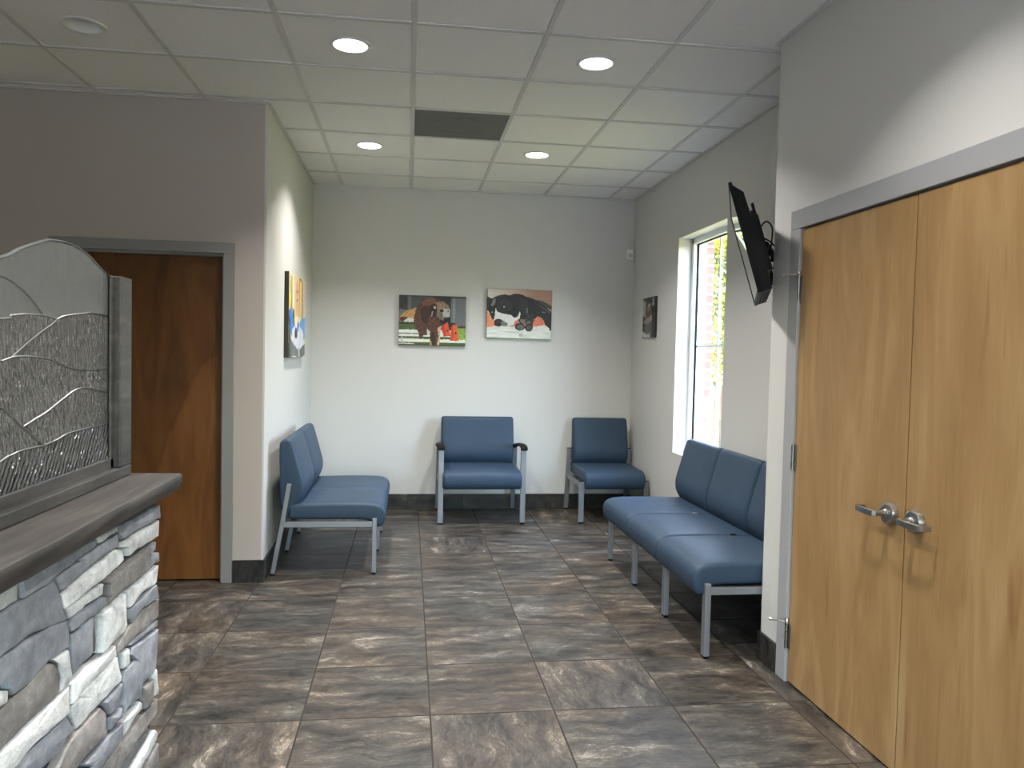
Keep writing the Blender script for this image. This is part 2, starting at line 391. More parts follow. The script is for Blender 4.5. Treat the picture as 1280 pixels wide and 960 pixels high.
def clear_glass():
    t = NT('clear_pane')
    tr = t.n('BsdfTransparent'); gl = t.n('BsdfGlossy'); gl.inputs['Roughness'].default_value = .02
    lw = t.n('LayerWeight'); lw.inputs['Blend'].default_value = .5
    fr = t.n('Math', operation='MULTIPLY_ADD', i_0=t.math('POWER', lw.outputs['Facing'], 5), i_1=.7, i_2=.035)
    mx = t.n('MixShader'); t.set(mx.inputs[0], fr.outputs[0]); t.set(mx.inputs[1], tr.outputs[0]); t.set(mx.inputs[2], gl.outputs[0])
    t.t.links.new(mx.outputs[0], t.out.inputs['Surface']); return t.m
M_PANE = clear_glass()
LP_NEAR, LP_FAR, LP_REST = 10.5, 9, 7.8; SKY = 2.75; SUNE = 2; EXPO = 1.34
STONES = [('W', [(-5.6899, 1.0017),(-5.6178, 0.9981),(-5.6179, 0.9669),(-5.6901, 0.9636),(-5.7287, 0.9639),(-5.7285, 1.0034)]),('B', [(-5.6161, 0.9976),(-5.3186, 0.9966),(-5.27, 0.9933),(-5.263, 0.9792),(-5.3605, 0.9773),(-5.4007, 0.9678),(-5.4434, 0.9681),(-5.5226, 0.9631),(-5.6112, 0.9656)]),('W', [(-5.2545, 0.9934),(-5.1242, 0.9931),(-5.1221, 0.9804),(-5.1775, 0.9786),(-5.2457, 0.9773)]),('B', [(-5.4653, 0.9621),(-5.4007, 0.9668),(-5.3555, 0.9652),(-5.3605, 0.9733),(-5.25, 0.9774),(-5.1775, 0.9768),(-5.1399, 0.9789),(-5.1337, 0.9449),(-5.2233, 0.9461),(-5.3603, 0.9338),(-5.4468, 0.93)]),('B', [(-5.1192, 0.9927),(-4.8308, 0.9886),(-4.8208, 0.9501),(-5.1037, 0.9525),(-5.13, 0.9692)]),('W', [(-5.1318, 0.9467),(-4.8233, 0.9408),(-4.8292, 0.8983),(-5.072, 0.9028),(-5.0827, 0.9246),(-5.1297, 0.9402)]),('W', [(-5.4454, 0.9202),(-5.3603, 0.925),(-5.2096, 0.9311),(-5.1533, 0.9432),(-5.0848, 0.9244),(-5.0772, 0.8958),(-5.2092, 0.8847),(-5.3601, 0.8856),(-5.4328, 0.8868)]),('W', [(-5.4171, 0.8854),(-5.3601, 0.8824),(-5.2201, 0.8772),(-5.2226, 0.8532),(-5.3601, 0.8607),(-5.3395, 0.8525),(-5.4113, 0.8587)]),('B', [(-5.6901, 0.961),(-5.6168, 0.9646),(-5.4687, 0.9612),(-5.4489, 0.9275),(-5.4363, 0.8861),(-5.4207, 0.8613),(-5.4706, 0.8694),(-5.5772, 0.8849),(-5.6904, 0.8895),(-5.7291, 0.8883),(-5.7287, 0.9613)]),('B', [(-5.6904, 0.8853),(-5.6599, 0.8839),(-5.5772, 0.8803),(-5.4826, 0.8734),(-5.4199, 0.8591),(-5.4127, 0.8425),(-5.4126, 0.8026),(-5.4638, 0.8036),(-5.5035, 0.8092),(-5.5831, 0.7952),(-5.6433, 0.7991),(-5.6591, 0.8178),(-5.6626, 0.8585),(-5.6806, 0.8472),(-5.6906, 0.8409),(-5.7293, 0.8421),(-5.7291, 0.8857)]),('W', [(-5.6907, 0.8218),(-5.6806, 0.8259),(-5.657, 0.8155),(-5.6602, 0.7953),(-5.6908, 0.7964),(-5.7249, 0.7936),(-5.7247, 0.8246)]),('G', [(-5.6908, 0.7911),(-5.5889, 0.796),(-5.5099, 0.8045),(-5.4617, 0.7863),(-5.45, 0.7592),(-5.4513, 0.7198),(-5.5596, 0.7198),(-5.6911, 0.72),(-5.73, 0.721),(-5.7296, 0.7855)]),('W', [(-5.497, 0.8072),(-5.4219, 0.7995),(-5.4089, 0.7708),(-5.3941, 0.7262),(-5.4088, 0.7195),(-5.4472, 0.7185),(-5.4486, 0.7586),(-5.459, 0.7852)]),('W', [(-5.6912, 0.7157),(-5.5596, 0.7146),(-5.4465, 0.7148),(-5.4102, 0.7163),(-5.4123, 0.6608),(-5.5414, 0.668),(-5.634, 0.6613),(-5.6659, 0.6622),(-5.7348, 0.6952),(-5.73, 0.7185)]),('B', [(-5.6319, 0.6587),(-5.529, 0.6605),(-5.4144, 0.6541),(-5.3711, 0.6047),(-5.407, 0.61),(-5.4358, 0.5926),(-5.5227, 0.5964),(-5.6449, 0.6395),(-5.6711, 0.657)]),('B', [(-5.4091, 0.8525),(-5.36, 0.8561),(-5.2181, 0.8464),(-5.2106, 0.8245),(-5.2707, 0.8233),(-5.3285, 0.8244),(-5.4061, 0.8305),(-5.4127, 0.8425)]),('B', [(-5.4061, 0.8267),(-5.3393, 0.8164),(-5.3365, 0.8239),(-5.2851, 0.823),(-5.282, 0.734),(-5.3281, 0.7332),(-5.3596, 0.7353),(-5.3851, 0.7263),(-5.4045, 0.7819)]),('D', [(-5.2807, 0.8024),(-5.2808, 0.8216),(-5.2534, 0.821),(-5.2418, 0.7888),(-5.2387, 0.7206),(-5.2803, 0.7202)]),('G', [(-5.2073, 0.8756),(-4.9098, 0.8871),(-4.904, 0.8287),(-5.0921, 0.8208),(-5.2051, 0.8241),(-5.1791, 0.8324),(-5.1888, 0.8643)]),('B', [(-4.9061, 0.8853),(-4.8423, 0.8856),(-4.8458, 0.8596),(-4.8919, 0.8538)]),('B', [(-4.8994, 0.8524),(-4.815, 0.8474),(-4.8145, 0.8191),(-4.9064, 0.8261)]),('W', [(-5.0795, 0.8162),(-5.0056, 0.8124),(-4.8252, 0.8138),(-4.8403, 0.7691),(-4.9823, 0.775),(-5.0685, 0.7681)]),('W', [(-5.2499, 0.8128),(-5.0837, 0.8144),(-5.0776, 0.7332),(-5.0723, 0.7292),(-5.0982, 0.7162),(-5.2351, 0.7182),(-5.2382, 0.7875)]),('B', [(-5.0684, 0.7646),(-4.8534, 0.767),(-4.833, 0.723),(-4.9465, 0.7318),(-5.0487, 0.723),(-5.0703, 0.7402)]),('G', [(-4.944, 0.7286),(-4.8127, 0.7135),(-4.7941, 0.6624),(-4.8839, 0.6653),(-5.0642, 0.6721),(-5.1392, 0.6771),(-5.1443, 0.6988),(-5.0647, 0.7188),(-5.0432, 0.7199)]),('B', [(-5.0502, 0.6645),(-4.969, 0.6511),(-4.7978, 0.6349),(-4.8076, 0.6517),(-4.8839, 0.6623),(-5.0427, 0.6738)]),('W', [(-5.0936, 0.6642),(-5.0556, 0.6622),(-5.0551, 0.6188),(-5.0931, 0.6208)]),('B', [(-5.0878, 0.6129),(-5.0031, 0.611),(-5.0456, 0.6416),(-5.0348, 0.6563),(-4.9452, 0.6426),(-4.7838, 0.626),(-4.7862, 0.6065),(-4.8241, 0.5898),(-4.8323, 0.5191),(-4.8585, 0.5127),(-4.9638, 0.5198),(-4.9692, 0.4903),(-5.0678, 0.5113),(-5.092, 0.5071)]),('W', [(-5.3985, 0.7151),(-5.3173, 0.7235),(-5.2614, 0.7092),(-5.1531, 0.7051),(-5.148, 0.6798),(-5.3594, 0.6725),(-5.3984, 0.6711)]),('W', [(-5.3909, 0.6648),(-5.317, 0.6624),(-5.3593, 0.6711),(-5.1332, 0.6695),(-5.1023, 0.6086),(-5.1073, 0.5993),(-5.3591, 0.5961),(-5.3619, 0.5982),(-5.3833, 0.6303)]),('B', [(-5.2189, 0.5912),(-5.1042, 0.593),(-5.1202, 0.565),(-5.125, 0.5427),(-5.1882, 0.5487)]),('G', [(-4.9578, 0.5164),(-4.8621, 0.4962),(-4.8611, 0.4331),(-4.9279, 0.4405),(-4.9428, 0.4693)]),('W', [(-4.8533, 0.5183),(-4.8228, 0.5144),(-4.7878, 0.4611),(-4.7901, 0.431),(-4.8521, 0.4419)]),('W', [(-5.0917, 0.4851),(-4.9632, 0.4819),(-4.9392, 0.4677),(-4.945, 0.4526),(-5.0966, 0.4501)]),('B', [(-5.1928, 0.5435),(-5.1066, 0.5316),(-5.1064, 0.5055),(-5.186, 0.511)]),('G', [(-5.3591, 0.5941),(-5.2343, 0.5903),(-5.1994, 0.5605),(-5.1944, 0.5108),(-5.3109, 0.5143),(-5.3893, 0.5155),(-5.4601, 0.5639),(-5.4286, 0.5819),(-5.407, 0.5932),(-5.3696, 0.594)]),('B', [(-5.3107, 0.4844),(-5.3319, 0.5043),(-5.1878, 0.5031),(-5.1062, 0.4894),(-5.1059, 0.4556),(-5.2261, 0.451),(-5.2597, 0.4408),(-5.3586, 0.4787),(-5.3741, 0.5039)]),('G', [(-5.2197, 0.4367),(-5.0986, 0.4434),(-4.7899, 0.423),(-4.7823, 0.383),(-4.9771, 0.3789),(-5.1082, 0.3744),(-5.1677, 0.3714),(-5.2683, 0.4315)]),('D', [(-5.0978, 0.3688),(-4.977, 0.3691),(-4.8454, 0.3496),(-4.8558, 0.3426),(-5.0277, 0.3319),(-5.087, 0.326),(-5.158, 0.3659)]),('W', [(-5.0199, 0.3285),(-4.9648, 0.3349),(-4.8427, 0.3448),(-4.8183, 0.325),(-4.8221, 0.3101),(-4.9584, 0.2943),(-5.0217, 0.2893),(-5.0817, 0.3231)]),('G', [(-4.9439, 0.2873),(-4.8191, 0.2946),(-4.7944, 0.2847),(-4.7937, 0.2416),(-4.8247, 0.2218),(-4.8769, 0.208),(-5.0104, 0.283)])]
LEAD = {'arc': [(-5.4646, 1.6026),(-5.3873, 1.6297),(-5.281, 1.6612),(-5.2412, 1.6685),(-5.1839, 1.6722),(-5.1184, 1.6707),(-5.0481, 1.6597),(-4.9917, 1.6417),(-4.9112, 1.6187)], 'a': [(-5.4648, 1.5664),(-5.4301, 1.5607),(-5.3876, 1.5476),(-5.3427, 1.529),(-5.2987, 1.5025),(-5.2917, 1.4976)], 'b': [(-5.4652, 1.4821),(-5.4303, 1.4897),(-5.3814, 1.4951),(-5.3427, 1.4964),(-5.2952, 1.4974),(-5.2522, 1.4948),(-5.2223, 1.492),(-5.1915, 1.4993),(-5.1431, 1.5051),(-5.0833, 1.5106),(-5.029, 1.5156),(-4.9714, 1.5147),(-4.9104, 1.5136)], 'c': [(-5.2223, 1.492),(-5.2448, 1.4799),(-5.3091, 1.4563),(-5.3657, 1.4328),(-5.4277, 1.4047)], 'd': [(-5.4655, 1.3984),(-5.4277, 1.4047),(-5.4004, 1.407),(-5.3429, 1.4068),(-5.2882, 1.4032),(-5.2374, 1.3967),(-5.1991, 1.3877),(-5.1428, 1.3778),(-5.0649, 1.3718),(-4.9901, 1.3702),(-4.9072, 1.3733)], 'e': [(-5.4659, 1.3057),(-5.4311, 1.2864),(-5.382, 1.2588),(-5.3365, 1.235),(-5.2883, 1.2105)], 'f': [(-5.3789, 1.2591),(-5.3297, 1.2701),(-5.274, 1.2821),(-5.199, 1.3044),(-5.1259, 1.3236),(-5.0826, 1.3272),(-5.028, 1.3228),(-4.9501, 1.3124),(-4.9036, 1.3101)], 'g': [(-5.4664, 1.1995),(-5.4314, 1.2053),(-5.3822, 1.2099),(-5.2883, 1.2092),(-5.2221, 1.2141),(-5.167, 1.2223),(-5.0998, 1.2245),(-5.0275, 1.225),(-4.9029, 1.2234)]}
# ================================================================ the room
H = 2.9136; XL = .03; XW = 2.99; XJ = 2.60; YJ = -3.64; YD = -2.24; T = .6096
XFAR = -3.9; YN = -9.7
WY0, WY1, WZ0, WZ1 = -2.165, -1.22, .688, 2.38      # window opening in the right wall
DD0, DD1, DZ = -3.905, -5.455, 2.016                  # double door opening
LD0, LD1, LDZ = -1.135, -.215, 2.005                  # left door opening

bm = BM(); bx(bm, XFAR-.1, 3.3, YN-.1, .1, -.12, 0); struct(link('floor', bm, M_FLOOR))
# ceiling: sunk tegular-free panels with a hole where the return grille sits
bm = BM()
cx0, cx1, cy0, cy1 = .8993+.012, .8993+T-.012, -2.3324+.012, -1.7228-.012

OX, OY, OR = -.6244, -3.2368, .11      # opening for the unlit recessed fitting
bx(bm, XFAR-.1, OX-OR, YN-.1, .1, H+.004, H+.09); bx(bm, OX+OR, cx0, YN-.1, .1, H+.004, H+.09)
bx(bm, OX-OR, OX+OR, YN-.1, OY-OR, H+.004, H+.09); bx(bm, OX-OR, OX+OR, OY+OR, .1, H+.004, H+.09)
ci, sq = [], []
for k in range(40):
    a = 2*PI*k/40; c_, s_ = math.cos(a), math.sin(a); m_ = OR/max(abs(c_), abs(s_))
    ci.append(bm.verts.new((OX+.086*c_, OY+.086*s_, H+.004))); sq.append(bm.verts.new((OX+m_*c_, OY+m_*s_, H+.004)))
for k in range(40): bm.faces.new((ci[k], ci[(k+1) % 40], sq[(k+1) % 40], sq[k]))
bx(bm, OX-OR-.02, OX+OR+.02, OY-OR-.02, OY+OR+.02, H+.09, H+.1); bx(bm, cx1, 3.3, YN-.1, .1, H+.004, H+.09)
bx(bm, cx0, cx1, YN-.1, cy0, H+.004, H+.09); bx(bm, cx0, cx1, cy1, .1, H+.004, H+.09)
bx(bm, cx0-.02, cx1+.02, cy0-.02, cy1+.02, H+.09, H+.1)
struct(link('ceiling', bm, M_CEIL))
bm = BM()
i = -8
while .8993 + i*T < 3.0:
    x = .8993 + i*T
    y1 = -.001 if x > XL else YD - .001
    y0 = YN+.001
    if x > XJ-.002: y0 = YJ+.001
    if x > XFAR: bx(bm, x-.012, x+.012, y0, y1, H-.003, H+.0045, .0008, 1)
    i += 1
for j in range(-11, 6):
    y = -3.5516 + j*T
    x0 = XFAR+.001 if y < YD else XL + .001
    x1 = XJ-.001 if y < YJ else XW-.001
    if y > YN: bx(bm, x0, x1, y-.012, y+.012, H-.0034, H+.0045, .0008, 1)
struct(link('trim_1', bm, M_GRID), 'white metal grid of the suspended ceiling')
bm = BM()   # wall angle round the edge of the ceiling
bx(bm, XL, XW, -.022, -.0005, H-.0042, H+.004); bx(bm, XW-.022, XW-.0005, YJ, -.02, H-.0042, H+.004)
bx(bm, XL+.0005, XL+.022, YD, -.02, H-.0042, H+.004); bx(bm, XFAR, XL+.02, YD-.022, YD-.0005, H-.0042, H+.004)
bx(bm, XJ-.022, XJ-.0005, YN, YJ, H-.0042, H+.004); bx(bm, XJ-.02, XW, YJ+.0005, YJ+.022, H-.0042, H+.004)
struct(link('trim_2', bm, M_GRID), 'white wall angle round the ceiling edge')

bm = BM(); bx(bm, -.12, 3.16, 0, .12, 0, H+.02); struct(link('wall_back', bm, M_WALL))
bm = BM(); bx(bm, -.12, XL, YD+.12, 0, 0, H+.02); bx(bm, XL-.012, XL, YD, YD+.12, 0, H+.02); struct(link('wall_left', bm, M_WALL))
bm = BM()
bx(bm, XFAR, LD0-.02, YD, YD+.12, 0, H+.02); bx(bm, LD1+.02, XL-.012, YD, YD+.12, 0, H+.02)
bx(bm, LD0-.02, LD1+.02, YD, YD+.12, LDZ+.02, H+.02)
bx(bm, LD0-.05, LD1+.05, YD+.121, YD+.14, 0, LDZ+.05)
struct(link('wall_front_left', bm, M_WALL_DIM))
bm = BM()
bx(bm, XW, 3.14, YJ, WY0, 0, H+.02); bx(bm, XW, 3.14, WY1, 0, 0, H+.02)
bx(bm, XW, 3.14, WY0, WY1, 0, WZ0); bx(bm, XW, 3.14, WY0, WY1, WZ1, H+.02)
struct(link('wall_right', bm, M_WALL))
bm = BM()
bx(bm, XJ, XJ+.13, YJ, DD0+.02, 0, H+.02); bx(bm, XJ+.13, 3.14, YJ-.13, YJ, 0, H+.02)
bx(bm, XJ, XJ+.13, YN, DD1-.02, 0, H+.02); bx(bm, XJ, XJ+.13, DD1-.02, DD0+.02, DZ+.02, H+.02)
bx(bm, XJ+.131, XJ+.15, DD1-.06, DD0+.06, 0, DZ+.05)
struct(link('wall_front_right', bm, M_WALL))
bm = BM(); bx(bm, XFAR-.12, XFAR, YN, YD+.12, 0, H+.02); struct(link('wall_far_left', bm, M_WALL))
# near wall (behind the camera) with a wide storefront window
SX0, SX1, SZ0, SZ1 = -.6, 2.1, .6, 2.1
bm = BM()
bx(bm, XFAR, SX0, YN-.12, YN, 0, H+.02); bx(bm, SX1, XJ+.13, YN-.12, YN, 0, H+.02)
bx(bm, SX0, SX1, YN-.12, YN, 0, SZ0); bx(bm, SX0, SX1, YN-.12, YN, SZ1, H+.02)
struct(link('wall_near', bm, M_WALL))
bm = BM()
for x in (SX0, (SX0+SX1)/2, SX1-.05): bx(bm, x, x+.05, YN-.09, YN-.03, SZ0, SZ1)
bx(bm, SX0, SX1, YN-.09, YN-.03, SZ0, SZ0+.05); bx(bm, SX0, SX1, YN-.09, YN-.03, SZ1-.05, SZ1)
w2 = struct(link('window_2', bm, M_DARKGREY))
bm = BM(); bx(bm, SX0+.02, SX1-.02, YN-.064, YN-.058, SZ0+.02, SZ1-.02); link('pane', bm, M_PANE, w2)

# outer brick skin of the right wall
def brick():
    t = NT('pale_painted_brick'); co = t.coord()
    sp = t.n('SeparateXYZ', i_0=co)
    v = t.n('CombineXYZ', i_0=t.math('ADD', sp.outputs[0], sp.outputs[1]), i_1=sp.outputs[2], i_2=0)
    b = t.n('TexBrick', i_Vector=v, i_Scale=1.0, offset=.5)
    b.inputs['Color1'].default_value = (*sr(140, 100, 88), 1); b.inputs['Color2'].default_value = (*sr(124, 88, 78), 1)
    b.inputs['Mortar'].default_value = (*sr(186, 180, 172), 1)
    b.inputs['Brick Width'].default_value = .2; b.inputs['Row Height'].default_value = .075; b.inputs['Mortar Size'].default_value = .008
    t.p(Base_Color=b.outputs['Color'], Roughness=.9, Normal=t.bump(b.outputs['Fac'], -.4, .006)); return t.m
M_BRICK = brick()
bm = BM()
bx(bm, 3.2, 3.285, YJ-3, WY0-.03, -.4, H+.3); bx(bm, 3.2, 3.285, WY1+.0, 1.0, -.4, H+.3)
bx(bm, 3.2, 3.285, WY0-.03, WY1, -.4, WZ0-.02); bx(bm, 3.2, 3.285, WY0-.03, WY1, WZ1+.02, H+.3)
struct(link('wall_outside', bm, M_BRICK), 'pale brick outer wall seen beside the window pane')

# window 1: painted drywall reveal is part of the wall; vinyl frame, gasket, grille, pane
bm = BM()
f = .045
bx(bm, 3.10, 3.20, WY0, WY0+f, WZ0, WZ1, .003); bx(bm, 3.10, 3.20, WY1-f, WY1, WZ0, WZ1, .003)
bx(bm, 3.10, 3.20, WY0, WY1, WZ0, WZ0+f, .003); bx(bm, 3.10, 3.20, WY0, WY1, WZ1-f, WZ1, .003)
w1 = struct(link('window_1', bm, M_VINYLW), 'tall narrow white window with outside foliage and fence in view')
bm = BM(); g0, g1, h0, h1 = WY0+f, WY1-f, WZ0+f, WZ1-f
for a in ((g0, g0+.008, h0, h1), (g1-.008, g1, h0, h1), (g0, g1, h0, h0+.008), (g0, g1, h1-.008, h1)):
    bx(bm, 3.128, 3.142, a[0], a[1], a[2], a[3])
link('gasket', bm, M_BLACK, w1)
bm = BM(); ym = (WY0+WY1)/2 + .02; zm = 1.533
bx(bm, 3.146, 3.154, ym-.009, ym+.009, h0, h1); bx(bm, 3.1462, 3.1538, g0, g1, zm-.009, zm+.009)
link('grille', bm, M_VINYLW, w1)
bm = BM(); bx(bm, 3.158, 3.163, g0, g1, h0, h1); link('pane', bm, M_PANE, w1)
bm = BM()
bx(bm, XW-.001, 3.10, WY0, WY1, WZ0-.001, WZ0+.004); bx(bm, XW-.001, 3.10, WY1-.004, WY1+.001, WZ0, WZ1)
bx(bm, XW-.001, 3.10, WY0-.001, WY0+.004, WZ0, WZ1); bx(bm, XW-.001, 3.10, WY0, WY1, WZ1-.004, WZ1+.001)
link('window_reveal', bm, M_REVEAL, w1)

# dark tile wall base
def baseb(n, *args):
    bm = BM()
    for a in args: bx(bm, *a, .0015, 1)
    return struct(link('baseboard_' + n, bm, M_BASE))
BH, BT = .139, .012
baseb('back', (XL, XW, -BT, -.0005, 0, BH))
baseb('left', (XL+.0005, XL+BT, YD-BT, -BT-.0005, 0, BH))
baseb('front_left', (LD1+.067, XL, YD-BT, YD-.0005, 0, BH), (XFAR+.01, LD0-.067, YD-BT, YD-.0005, 0, BH))
baseb('right', (XW-BT*.7, XW-.0005, YJ+BT+.001, -BT-.0005, 0, BH))
baseb('front_right', (XJ-BT, XJ-.0005, DD0+.088, YJ+.001, 0, BH-.004), (XJ-BT, XW-BT, YJ+.0005, YJ+BT, 0, BH-.004))
baseb('near_right', (XJ-BT, XJ-.0005, YN, DD1-.088, 0, BH-.004))

# left door
def frame_x(bm, x0, x1, ztop, y, w, proj, depth):
    """door frame in a wall facing -Y: jambs + head + stops"""
    for a, b in ((x0-w, x0), (x1, x1+w)): bx(bm, a, b, y-proj, y+depth, 0, ztop, .003)
    bx(bm, x0-w, x1+w, y-proj, y+depth, ztop, ztop+w, .003)
bm = BM()
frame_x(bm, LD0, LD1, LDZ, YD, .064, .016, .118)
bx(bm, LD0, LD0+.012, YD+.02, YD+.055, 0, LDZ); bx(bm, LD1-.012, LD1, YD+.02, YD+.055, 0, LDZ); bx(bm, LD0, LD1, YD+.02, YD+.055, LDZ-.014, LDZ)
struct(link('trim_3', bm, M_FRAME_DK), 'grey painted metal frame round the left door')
bm = BM(); bx(bm, LD0+.003, LD1-.003, YD+.057, YD+.1, .008, LDZ-.003, .002)
d1 = struct(link('door_1', bm, M_AMBER), 'plain amber wood door behind the stone counter')
def lever(parent, M, name='door_handle', latch_first=False):
    """lever set: rose, shank, lever with a return. local: +x toward the lever tip, +y out of the door, z up"""
    bm = BM()
    R = Matrix.Rotation(-PI/2, 4, 'X')
    lathe(bm, [(.0, 0), (.041, 0), (.041, .010), (.0375, .020), (.032, .0235), (.030, .0235), (.0, .0235)], M @ R, 40, False)
    o = link('rose', bm, M_SATIN, None); smooth_angle(o)
    bm = BM()
    lathe(bm, [(.0, .02), (.0165, .02), (.0155, .026), (.0105, .030), (.010, .062), (.0, .064)], M @ R, 24, False)
    # flat blade bowed slightly away from the door, with a return at its tip
    pts = [(-.006, .062), (.0, .071), (.022, .074), (.05, .0735), (.08, .071), (.104, .067), (.110, .061), (.110, .03)]
    wz = [.0095, .011, .0115, .0115, .011, .0105, .0105, .010]
    th = .0048; prev = None
    for i, (x, y) in enumerate(pts):
        a = Vector(pts[max(i-1, 0)]); b = Vector(pts[min(i+1, len(pts)-1)]); d = (b-a).normalized(); nn = Vector((-d.y, d.x))
        ring = [bm.verts.new(M @ Vector((x + nn.x*th*s, y + nn.y*th*s, wz[i]*q))) for s, q in ((1, -.8), (1, .8), (.4, 1), (-.4, 1), (-1, .8), (-1, -.8), (-.4, -1), (.4, -1))]
        if prev:
            for k in range(8): bm.faces.new((prev[k], prev[(k+1) % 8], ring[(k+1) % 8], ring[k]))
        else: bm.faces.new(ring)
        prev = ring
    bm.faces.new(prev)
    h = link(name, bm, M_SATIN, parent); smooth_angle(h, 40)
    o.parent = h
    return h

# double doors
bm = BM()
w = .085
bx(bm, XJ-.012, XJ+.13, DD0, DD0+w, 0, DZ, .003); bx(bm, XJ-.012, XJ+.13, DD1-w, DD1, 0, DZ, .003)
bx(bm, XJ-.012, XJ+.13, DD1-w, DD0+w, DZ, DZ+w, .003)
bx(bm, XJ+.05, XJ+.07, DD1, DD1+.014, 0, DZ); bx(bm, XJ+.05, XJ+.07, DD0-.014, DD0, 0, DZ); bx(bm, XJ+.05, XJ+.07, DD1, DD0, DZ-.014, DZ)
struct(link('trim_4', bm, M_FRAME), 'grey painted metal frame round the double doors')
YS = -4.681
def leaf(name, ya, yb, lab):
    bm = BM(); bx(bm, XJ+.0, XJ+.045, ya, yb, .008, DZ-.006, .002)
    return struct(link(name, bm, M_BIRCH), lab)
d2 = leaf('door_2', DD0-.004, YS+.0035, 'farther leaf of the pale birch double doors')
d3 = leaf('door_3', YS-.0035, DD1+.004, 'nearer leaf of the pale birch double doors')
def hinge(z, y, parent, pin):
    bm = BM()
    for k in range(3):
        z0 = z-.055 + k*.0375
        lathe(bm, [(.0, z0), (.0075, z0), (.0075, z0+.036), (.0, z0+.036)], Matrix.Translation((XJ-.009, y, 0)), 14, False)
    bx(bm, XJ-.004, XJ+.001, y-.02, y+.0, z-.055, z+.055)
    o = link('hinge', bm, M_HINGE, parent); smooth_angle(o)
    if pin:
        bm = BM()
        zz = z+.062
        lathe(bm, [(.0, zz-.006), (.010, zz-.006), (.010, zz+.004), (.006, zz+.016), (0, zz+.016)], Matrix.Translation((XJ-.009, y, 0)), 14, False)
        tube(bm, [(XJ-.010, y, zz), (XJ-.03, y+.006, zz+.002), (XJ-.05, y+.024, zz+.001), (XJ-.062, y+.036, zz)], .0036, 8)
        tube(bm, [(XJ-.062, y+.036, zz), (XJ-.070, y+.044, zz)], .0062, 10)
        tube(bm, [(XJ-.010, y, zz), (XJ-.022, y-.016, zz), (XJ-.022, y-.034, zz)], .0036, 8)
        o2 = link('hinge_pin_stop', bm, M_SATIN, o); smooth_angle(o2)
    return o
hinge(1.75, DD0-.001, d2, True); hinge(1.01, DD0-.001, d2, False); hinge(.21, DD0-.001, d2, True)
for z in (1.75, 1.01, .21): hinge(z, DD1+.001, d3, False)
# local x -> +Y (far) for leaf 2, -Y for leaf 3 ; local y (out) -> -X
Mf = Matrix(((0, -1, 0, XJ), (1, 0, 0, -4.606), (0, 0, 1, .905), (0, 0, 0, 1)))
Mn = Matrix(((0, -1, 0, XJ), (-1, 0, 0, -4.746), (0, 0, 1, .905), (0, 0, 0, 1)))
lever(d2, Mf); lever(d3, Mn)

# ---------------------------------------------------------------- ceiling fittings
def can(name, x, y, lab, on=True):
    t = thing(name, lab, 'ceiling light', (x, y, H+.004))
    t['group'] = 'recessed ceiling downlights'
    bm = BM()
    lathe(bm, [(.102, -.0005), (.101, -.006), (.092, -.0085), (.082, -.006), (.079, .001), (.079, .004)], None, 48, False)
    o = link('trim_ring', bm, M_TRIMW, t); smooth_angle(o)
    bm = BM()
    if on:
        lathe(bm, [(0, -.0042), (.05, -.0042), (.0795, -.0035), (.0795, 0)], None, 40, False)
        o = link('lens', bm, M_LAMP, t); smooth_angle(o)
    else:
        lathe(bm, [(.079, .002), (.070, .03), (.052, .062), (0, .07)], None, 40, False)
        o = link('reflector', bm, M_TRIMW, t); smooth_angle(o)
    return t
# off fitting needs an opening in the ceiling tile
# ================================================================ seating
SEAT_PROF = [(.150, .36), (.145, .40), (.150, .435), (.175, .449), (.26, .452), (.45, .456), (.62, .455), (.70, .449), (.745, .432), (.765, .40), (.768, .36), (.760, .325), (.742, .305), (.715, .302), (.69, .318), (.66, .345), (.5, .350), (.3, .352)]
BACK_PROF = [(.098, .62), (.094, .80), (.100, .845), (.122, .864), (.150, .866), (.170, .850), (.192, .78), (.220, .68), (.242, .60), (.247, .55), (.238, .50), (.212, .455), (.172, .415), (.140, .400), (.116, .410), (.104, .46)]
def cushion(name, prof, x0, x1, parent, mat, r=.022, crown=.008):
    P = [Vector((a, b)) for a, b in prof]
    P = [Vector(v[:2]) for v in catmull([(p.x, p.y, 0) for p in P], 4, True)]
    N = len(P)
    area = sum(P[i].x*P[(i+1) % N].y - P[(i+1) % N].x*P[i].y for i in range(N))
    sg = 1 if area > 0 else -1
    nr = []
    for i in range(N):
        d = (P[(i+1) % N] - P[i-1]).normalized(); nr.append(Vector((d.y*sg, -d.x*sg)))
    cen = sum(P, Vector((0, 0)))/N
    secs = []
    K = 5
    for k in range(K+1):
        a = k/K*PI/2; secs.append((x0 + r*(1-math.cos(PI/2-a)) if False else x0 + r*(1-math.sin(a)) if False else x0 + r*(1-math.cos(a)), r*(1-math.sin(a))))
    # order: outermost first (full inset) -> inner (no inset)
    secs = [(x0 + r*(1-math.cos(k/K*PI/2)), r*(1-math.sin(k/K*PI/2))) for k in range(K+1)]
    mids = [x0 + r + (x1-x0-2*r)*k/8 for k in range(1, 8)]
    full = secs + [(m, 0) for m in mids] + [(x1-(s[0]-x0), s[1]) for s in reversed(secs)]
    bm = BM(); rings = []
    for x, ins in full:
        u = (x-x0)/(x1-x0); c = crown*(1-(2*u-1)**4)
        ring = []
        for p, n in zip(P, nr):
            q = p - n*ins
            out = max(0, n.y)*c if prof is SEAT_PROF else max(0, n.x)*c
            q = q + n*out
            ring.append(bm.verts.new((x, q.x, q.y)))
        rings.append(ring)
    for a, b in zip(rings, rings[1:]):
        for k in range(N): bm.faces.new((a[k], a[(k+1) % N], b[(k+1) % N], b[k]))
    bm.faces.new(rings[0]); bm.faces.new(rings[-1])
    o = link(name, bm, mat, parent); smooth_angle(o, 60); return o

